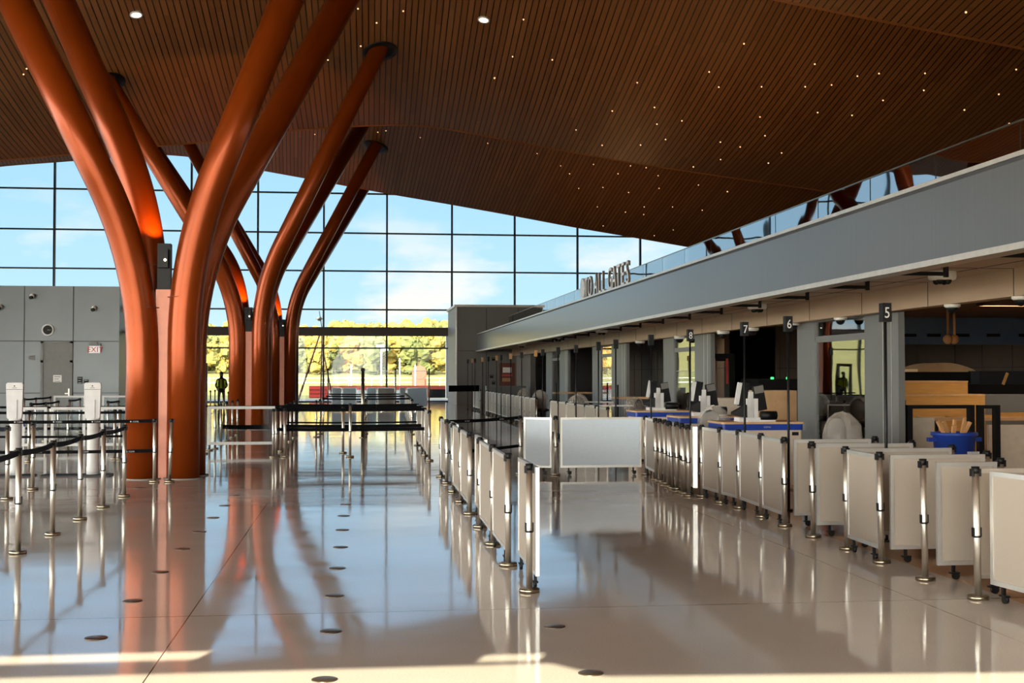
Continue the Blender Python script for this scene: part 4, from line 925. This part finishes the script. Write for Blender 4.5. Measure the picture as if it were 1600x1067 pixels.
# ------------------------------------------------------------------ person
def person(x, y):
    root = empty('person', (x, y, 0)); tag(root, 'person in dark clothes and yellow high-visibility vest by the glass wall', 'person')
    V = [(0, 0, .95), (0, 0, 1.12), (0, 0, 1.32), (0, -.01, 1.46), (0, -.02, 1.54), (0, -.03, 1.66), (0, -.03, 1.76),
         (-.10, 0, .9), (-.12, -.01, .5), (-.13, 0, .08), (-.13, -.16, .04), (.10, 0, .9), (.12, -.01, .5), (.13, 0, .08), (.13, -.16, .04),
         (-.19, 0, 1.41), (-.27, .01, 1.14), (-.18, -.18, 1.02), (.19, 0, 1.41), (.27, .01, 1.14), (.18, -.18, 1.02)]
    E = [(0, 1), (1, 2), (2, 3), (3, 4), (4, 5), (5, 6), (0, 7), (7, 8), (8, 9), (9, 10), (0, 11), (11, 12), (12, 13), (13, 14), (3, 15), (15, 16), (16, 17), (3, 18), (18, 19), (19, 20)]
    Rd = [.15, .14, .17, .12, .055, .10, .085, .10, .07, .05, .04, .10, .07, .05, .04, .07, .05, .04, .07, .05, .04]
    me = bpy.data.meshes.new('body'); me.from_pydata(V, E, []); o = bpy.data.objects.new('body', me); col.objects.link(o)
    md = o.modifiers.new('skin', 'SKIN'); me.skin_vertices.new() if not me.skin_vertices else None
    for i, sv in enumerate(me.skin_vertices[0].data): sv.radius = (Rd[i], Rd[i]*.85); sv.use_root = (i == 0)
    sb = o.modifiers.new('sub', 'SUBSURF'); sb.levels = sb.render_levels = 2
    bpy.context.view_layer.update(); m2 = bpy.data.meshes.new_from_object(o.evaluated_get(bpy.context.evaluated_depsgraph_get())); bpy.data.objects.remove(o)
    m2.materials.clear(); m2.materials.append(M['cloth_dark']); o = bpy.data.objects.new('body', m2); col.objects.link(o); o.parent = root
    for p in m2.polygons: p.use_smooth = True
    MB().lathe((0, 0, 0), [(.20, 1.02), (.215, 1.2), (.22, 1.36), (.13, 1.47)], 16).build('vest', 'hivis', root).scale = (1, .8, 1)
    MB().box((-.12, -.185, 1.04), (-.06, -.165, 1.44)).box((.06, -.185, 1.04), (.12, -.165, 1.44)).build('vest_stripe', 'cloth_dark', root)
    MB().sphere((0, -.05, 1.69), .085, 12, 10, (.85, .95, 1.15)).sphere((0, -.135, 1.68), .016, 6, 5).build('face', 'skin', root)
    MB().sphere((0, -.02, 1.73), .10, 12, 8, (.95, 1.05, .95)).build('hair', 'black', root)
    for s in (-1, 1):
        h = MB().sphere((s*.17, -.2, 1.0), .035, 8, 6, (1, .6, 1.2))
        for f in range(4): h.tube([(s*(.155+.012*f), -.215, .975), (s*(.15+.012*f), -.225, .94), (s*(.15+.012*f), -.215, .91)], .0085, 6)
        h.tube([(s*.145, -.2, 1.0), (s*.125, -.225, .98), (s*.122, -.235, .955)], .01, 6); h.build('hand', 'skin', root)
q = PY(346, 600, 62.5); person(q.x, 62.5)
# glass door frame beside the person
q = PY(316, 560, 66); o = empty('exit_door_frame', (q.x, 66, 0)); tag(o, 'dark upright door frame between the nearest column and the person', 'door frame'); z = PY(316, 567, 66).z
MB().box((-.6, 0, 0), (-.45, .15, z)).build('jamb', 'mullion', o); MB().box((.1, 0, 0), (.25, .15, z)).build('jamb', 'mullion', o); MB().box((-.45, 0, z-.15), (.1, .15, z)).build('header', 'mullion', o); MB().box((-.45, .06, .05), (.1, .09, z-.15)).build('pane', 'glass', o)
# ------------------------------------------------------------------ outside
g = MB(); random.seed(5)
nx, ny = 40, 24; vs = []
for j in range(ny+1):
    y = 79.4+(j/ny)**1.6*620
    for i in range(nx+1):
        x = -320+16*i*1.1; hgt = -.35+max(0, (y-150))*.012+(0 if y < 230 else (y-230)*.035); vs.append((x, y, hgt))
g.add(vs, [(j*(nx+1)+i, j*(nx+1)+i+1, (j+1)*(nx+1)+i+1, (j+1)*(nx+1)+i) for j in range(ny) for i in range(nx)], True)
struct(g.build('ground_grass', 'grass'))
def gz(y): return -.35+max(0, (y-150))*.012+(0 if y < 230 else (y-230)*.035)
struct(MB().box((-320, 79.4, -.34), (380, 104, -.28)).build('ground_apron', 'asphalt'))
struct(MB().box((-320, -200, -.5), (-30.4, 79.3, -.3)).box((-30.4, -200, -.5), (380, -12, -.3)).build('ground_forecourt', 'concrete'))
tr = []
for k in range(3):
    t = empty('autumn_tree', (0, 0, 0)); random.seed(20+k)
    MB().tube([(0, 0, 0), (.1, 0, 2), (0, .1, 5)], [.28, .2, .1], 7).build('trunk', 'bark', t)
    mb = MB()
    for q in range(30):
        a = random.uniform(0, 6.28); r = random.uniform(.3, 2.5); h = random.uniform(1.6, 7.4)
        mb.sphere((r*math.cos(a), r*math.sin(a), h), random.uniform(.75, 1.35)*(1.1-abs(h-4.4)/7), 8, 6, jit=.3)
    mb.build('crown', 'leaves', t); reg(t); tr.append([t, False])
random.seed(11)
for k in range(80):
    t = tr[k % 3]
    if not t[1]: o = t[0]; t[1] = True
    else: o = copy_tree(t[0])
    row = k % 4; px = 295+(425*((k//4)+.25*random.random()+.3*row)/19)
    y = 255+row*18+random.uniform(-5, 5); q = PY(px, 560, y); s = random.uniform(.75, 1.1)*(1+.12*row)*(1.0 if px > 570 else .92)
    o.location = (q.x, y, gz(y)-.6); o.scale = (s*1.15, s*1.15, s*1.02); o.rotation_euler = (0, 0, random.uniform(0, 6))
    tag(o, ('bushy autumn tree in the front rank on the hillside', 'autumn tree in the second rank on the hillside', 'autumn tree in the third rank on the hillside', 'autumn tree on the crest of the hillside')[row], 'tree', ('front rank of hillside trees', 'second rank of hillside trees', 'third rank of hillside trees', 'trees on the hillside crest')[row])
def outdoor_pole(px, pyt, pyb, Y, label, lamp=False):
    a = PY(px, pyt, Y); o = empty('outdoor_pole', (a.x, Y, gz(Y))); tag(o, label, 'pole', 'pale poles outside'); MB().cyl((0, 0), .08, 0, a.z-gz(Y), 8).build('pole', 'white', o)
    if lamp: MB().box((-.6, -.1, a.z-gz(Y)-.1), (.3, .1, a.z-gz(Y)+.15)).box((.1, -.1, a.z-gz(Y)-.5), (.8, .1, a.z-gz(Y)-.25)).build('lamp_head', 'white', o)
outdoor_pole(596, 541, 603, 150, 'white floodlight mast outside in the field', True); outdoor_pole(624.5, 560, 603, 160, 'pale pole outside right of the floodlight mast'); outdoor_pole(649, 570, 603, 160, 'short pale pole outside nearest the right trees'); outdoor_pole(549, 570, 603, 160, 'short pale pole outside left of the floodlight mast')
fe = empty('field_fence', (0, 170, gz(170))); tag(fe, 'low pale rail fence crossing the grass field', 'fence')
for k in range(18): MB().cyl((-28+3*k, 0), .06, 0, 1.4, 6).build('fence_post', 'white', fe)
MB().box((-28, -.03, .7), (23, .03, .78)).box((-28, -.03, 1.3), (23, .03, 1.36)).build('rail', 'white', fe)
q = PY(655, 588, 165); o = empty('field_shelter', (q.x, 165, gz(165))); tag(o, 'small dark shelter with rounded roof in the field', 'shelter'); MB().box((-.9, -.8, 0), (.9, .8, 2.1)).build('body', 'tripod', o); MB().tube([(0, -.85, 2.1), (0, .85, 2.1)], .9, 12).build('roof', 'tripod', o)
def strip(px0, px1, py0, py1, Y, m, name, label, cat, d=.5):
    a, b = PY(px0, py0, Y), PY(px1, py1, Y); o = empty(name, ((a.x+b.x)/2, Y, -.28)); tag(o, label, cat)
    w = (b.x-a.x)/2; h0 = max(0, b.z+.28); h1 = a.z+.28
    MB().box((-w, 0, h0), (w, d, h1)).build('body', m, o); return o, w, h0, h1
o, w, a, b = strip(512, 708, 603, 622, 96, 'white', 'construction_barrier', 'long white barrier with coral top outside the glass', 'barrier'); MB().box((-w, -.02, b-.28), (w, d_, b+.02) if False else (w, .52, b+.02)).build('top_band', 'coral', o)
o, w, a, b = strip(483, 512, 603, 622, 94, 'red', 'red_container', 'red slatted box outside behind the farthest column', 'container', 1.2)
for k in range(3): MB().box((-w, -.02, b*(.25+.25*k)), (w, 0, b*(.25+.25*k)+.03)).build('rib', 'tripod', o)
o, w, a, b = strip(668, 707, 603, 621, 90, 'coral', 'coral_board', 'coral framed dark board outside beside the end wall', 'board', .2); MB().box((-w+.12, -.02, b*.28), (w-.3, 0, b*.8)).build('dark_face', 'black', o)
o, w, a, b = strip(697, 705.5, 516, 622, 83, 'white', 'exterior_column', 'white square column outside the glass beside the end wall', 'column', .4)
# survey mast outside
q = PY(503, 512, 86); o = empty('lattice_tripod', (q.x, 86, -.28)); tag(o, 'brown tripod mast with round beacon outside the glass', 'mast')
l0 = PY(466, 626, 86); r0 = PY(521, 603, 86); t = Vector((0, 0, q.z+.28))
MB().tube([(l0.x-q.x, -.3, max(.05, l0.z+.28)), t], [.07, .05], 8).build('leg', 'tripod', o); MB().tube([(r0.x-q.x, .3, .05), t-Vector((0, 0, 1.1))], [.05, .04], 8).build('leg', 'tripod', o); MB().tube([(-.1, 1.6, .05), t-Vector((0, 0, .3))], [.05, .04], 8).build('leg', 'tripod', o)
bz = PY(498, 498, 86).z+.28; MB().tube([t, (-.18, 0, PY(498, 486, 86).z+.28)], .03, 6).build('rod', 'mullion', o); MB().sphere((-.16, 0, bz), .16, 10, 8).cyl((-.16, 0), .26, bz-.03, bz+.02).build('beacon', 'plate_steel', o)
# ------------------------------------------------------------------ unused prototypes stay out
# ------------------------------------------------------------------ sky and sun
w = bpy.data.worlds.new('world'); sc.world = w; w.use_nodes = True; nt = w.node_tree; bg = nt.nodes['Background']
L = nt.links.new
tc = nt.nodes.new('ShaderNodeTexCoord'); s = nt.nodes.new('ShaderNodeSeparateXYZ'); L(tc.outputs['Generated'], s.inputs[0])
r = nt.nodes.new('ShaderNodeValToRGB'); e = r.color_ramp.elements
e[0].position = 0; e[0].color = (.80, .95, 1.0, 1); e[1].position = .6; e[1].color = (.18, .36, .75, 1)
x = e.new(.06); x.color = (.56, .84, 1.06, 1); x = e.new(.2); x.color = (.38, .70, 1.10, 1)
L(s.outputs[2], r.inputs[0])
mp = nt.nodes.new('ShaderNodeMapping'); mp.inputs['Scale'].default_value = (5, 5, 13); mp.inputs['Location'].default_value = (1.7, .4, 0); L(tc.outputs['Generated'], mp.inputs[0])
n = nt.nodes.new('ShaderNodeTexNoise'); n.inputs['Scale'].default_value = 1.15; n.inputs['Detail'].default_value = 7; n.inputs['Roughness'].default_value = .55; L(mp.outputs[0], n.inputs['Vector'])
cr = nt.nodes.new('ShaderNodeMapRange'); cr.inputs['From Min'].default_value = .55; cr.inputs['From Max'].default_value = .64; L(n.outputs[0], cr.inputs[0])
fade = nt.nodes.new('ShaderNodeMapRange'); fade.inputs['From Min'].default_value = .155; fade.inputs['From Max'].default_value = .03; L(s.outputs[2], fade.inputs[0])
mu = nt.nodes.new('ShaderNodeMath'); mu.operation = 'MULTIPLY'; L(cr.outputs[0], mu.inputs[0]); L(fade.outputs[0], mu.inputs[1])
mx_ = nt.nodes.new('ShaderNodeMix'); mx_.data_type = 'RGBA'; L(mu.outputs[0], mx_.inputs[0]); L(r.outputs[0], mx_.inputs[6]); mx_.inputs[7].default_value = (1.15, 1.02, .90, 1)
# brighter sky toward the sun (behind and left of the camera)
dt = nt.nodes.new('ShaderNodeVectorMath'); dt.operation = 'DOT_PRODUCT'; L(tc.outputs['Generated'], dt.inputs[0]); dt.inputs[1].default_value = Vector((-.75, -.6, .25)).normalized()
st = nt.nodes.new('ShaderNodeMapRange'); st.inputs['From Min'].default_value = -.2; st.inputs['From Max'].default_value = 1; st.inputs['To Min'].default_value = 1.0; st.inputs['To Max'].default_value = 14.0; L(dt.outputs['Value'], st.inputs[0])
L(st.outputs[0], bg.inputs[1])
wf = nt.nodes.new('ShaderNodeMapRange'); wf.inputs['From Min'].default_value = -.3; wf.inputs['From Max'].default_value = .6; L(dt.outputs['Value'], wf.inputs[0])
mw_ = nt.nodes.new('ShaderNodeMix'); mw_.data_type = 'RGBA'; L(wf.outputs[0], mw_.inputs[0]); L(mx_.outputs[2], mw_.inputs[6]); mw_.inputs[7].default_value = (.96, .90, .84, 1); L(mw_.outputs[2], bg.inputs[0])
sl_ = bpy.data.lights.new('sun', 'SUN'); sl_.energy = 21; sl_.color = (1, .86, .62); sl_.angle = math.radians(.15)
so = bpy.data.objects.new('sun', sl_); col.objects.link(so); so.location = (-10, -20, 12)
so.rotation_euler = Vector((.35, 1, -SE)).to_track_quat('-Z', 'Y').to_euler()
print('fascia', fz0, fz1, 'rail', rz1, 'header', hz, 'end', ex0, ezt, 'block', lx1, lzt, 'beam', bz0, bz1)
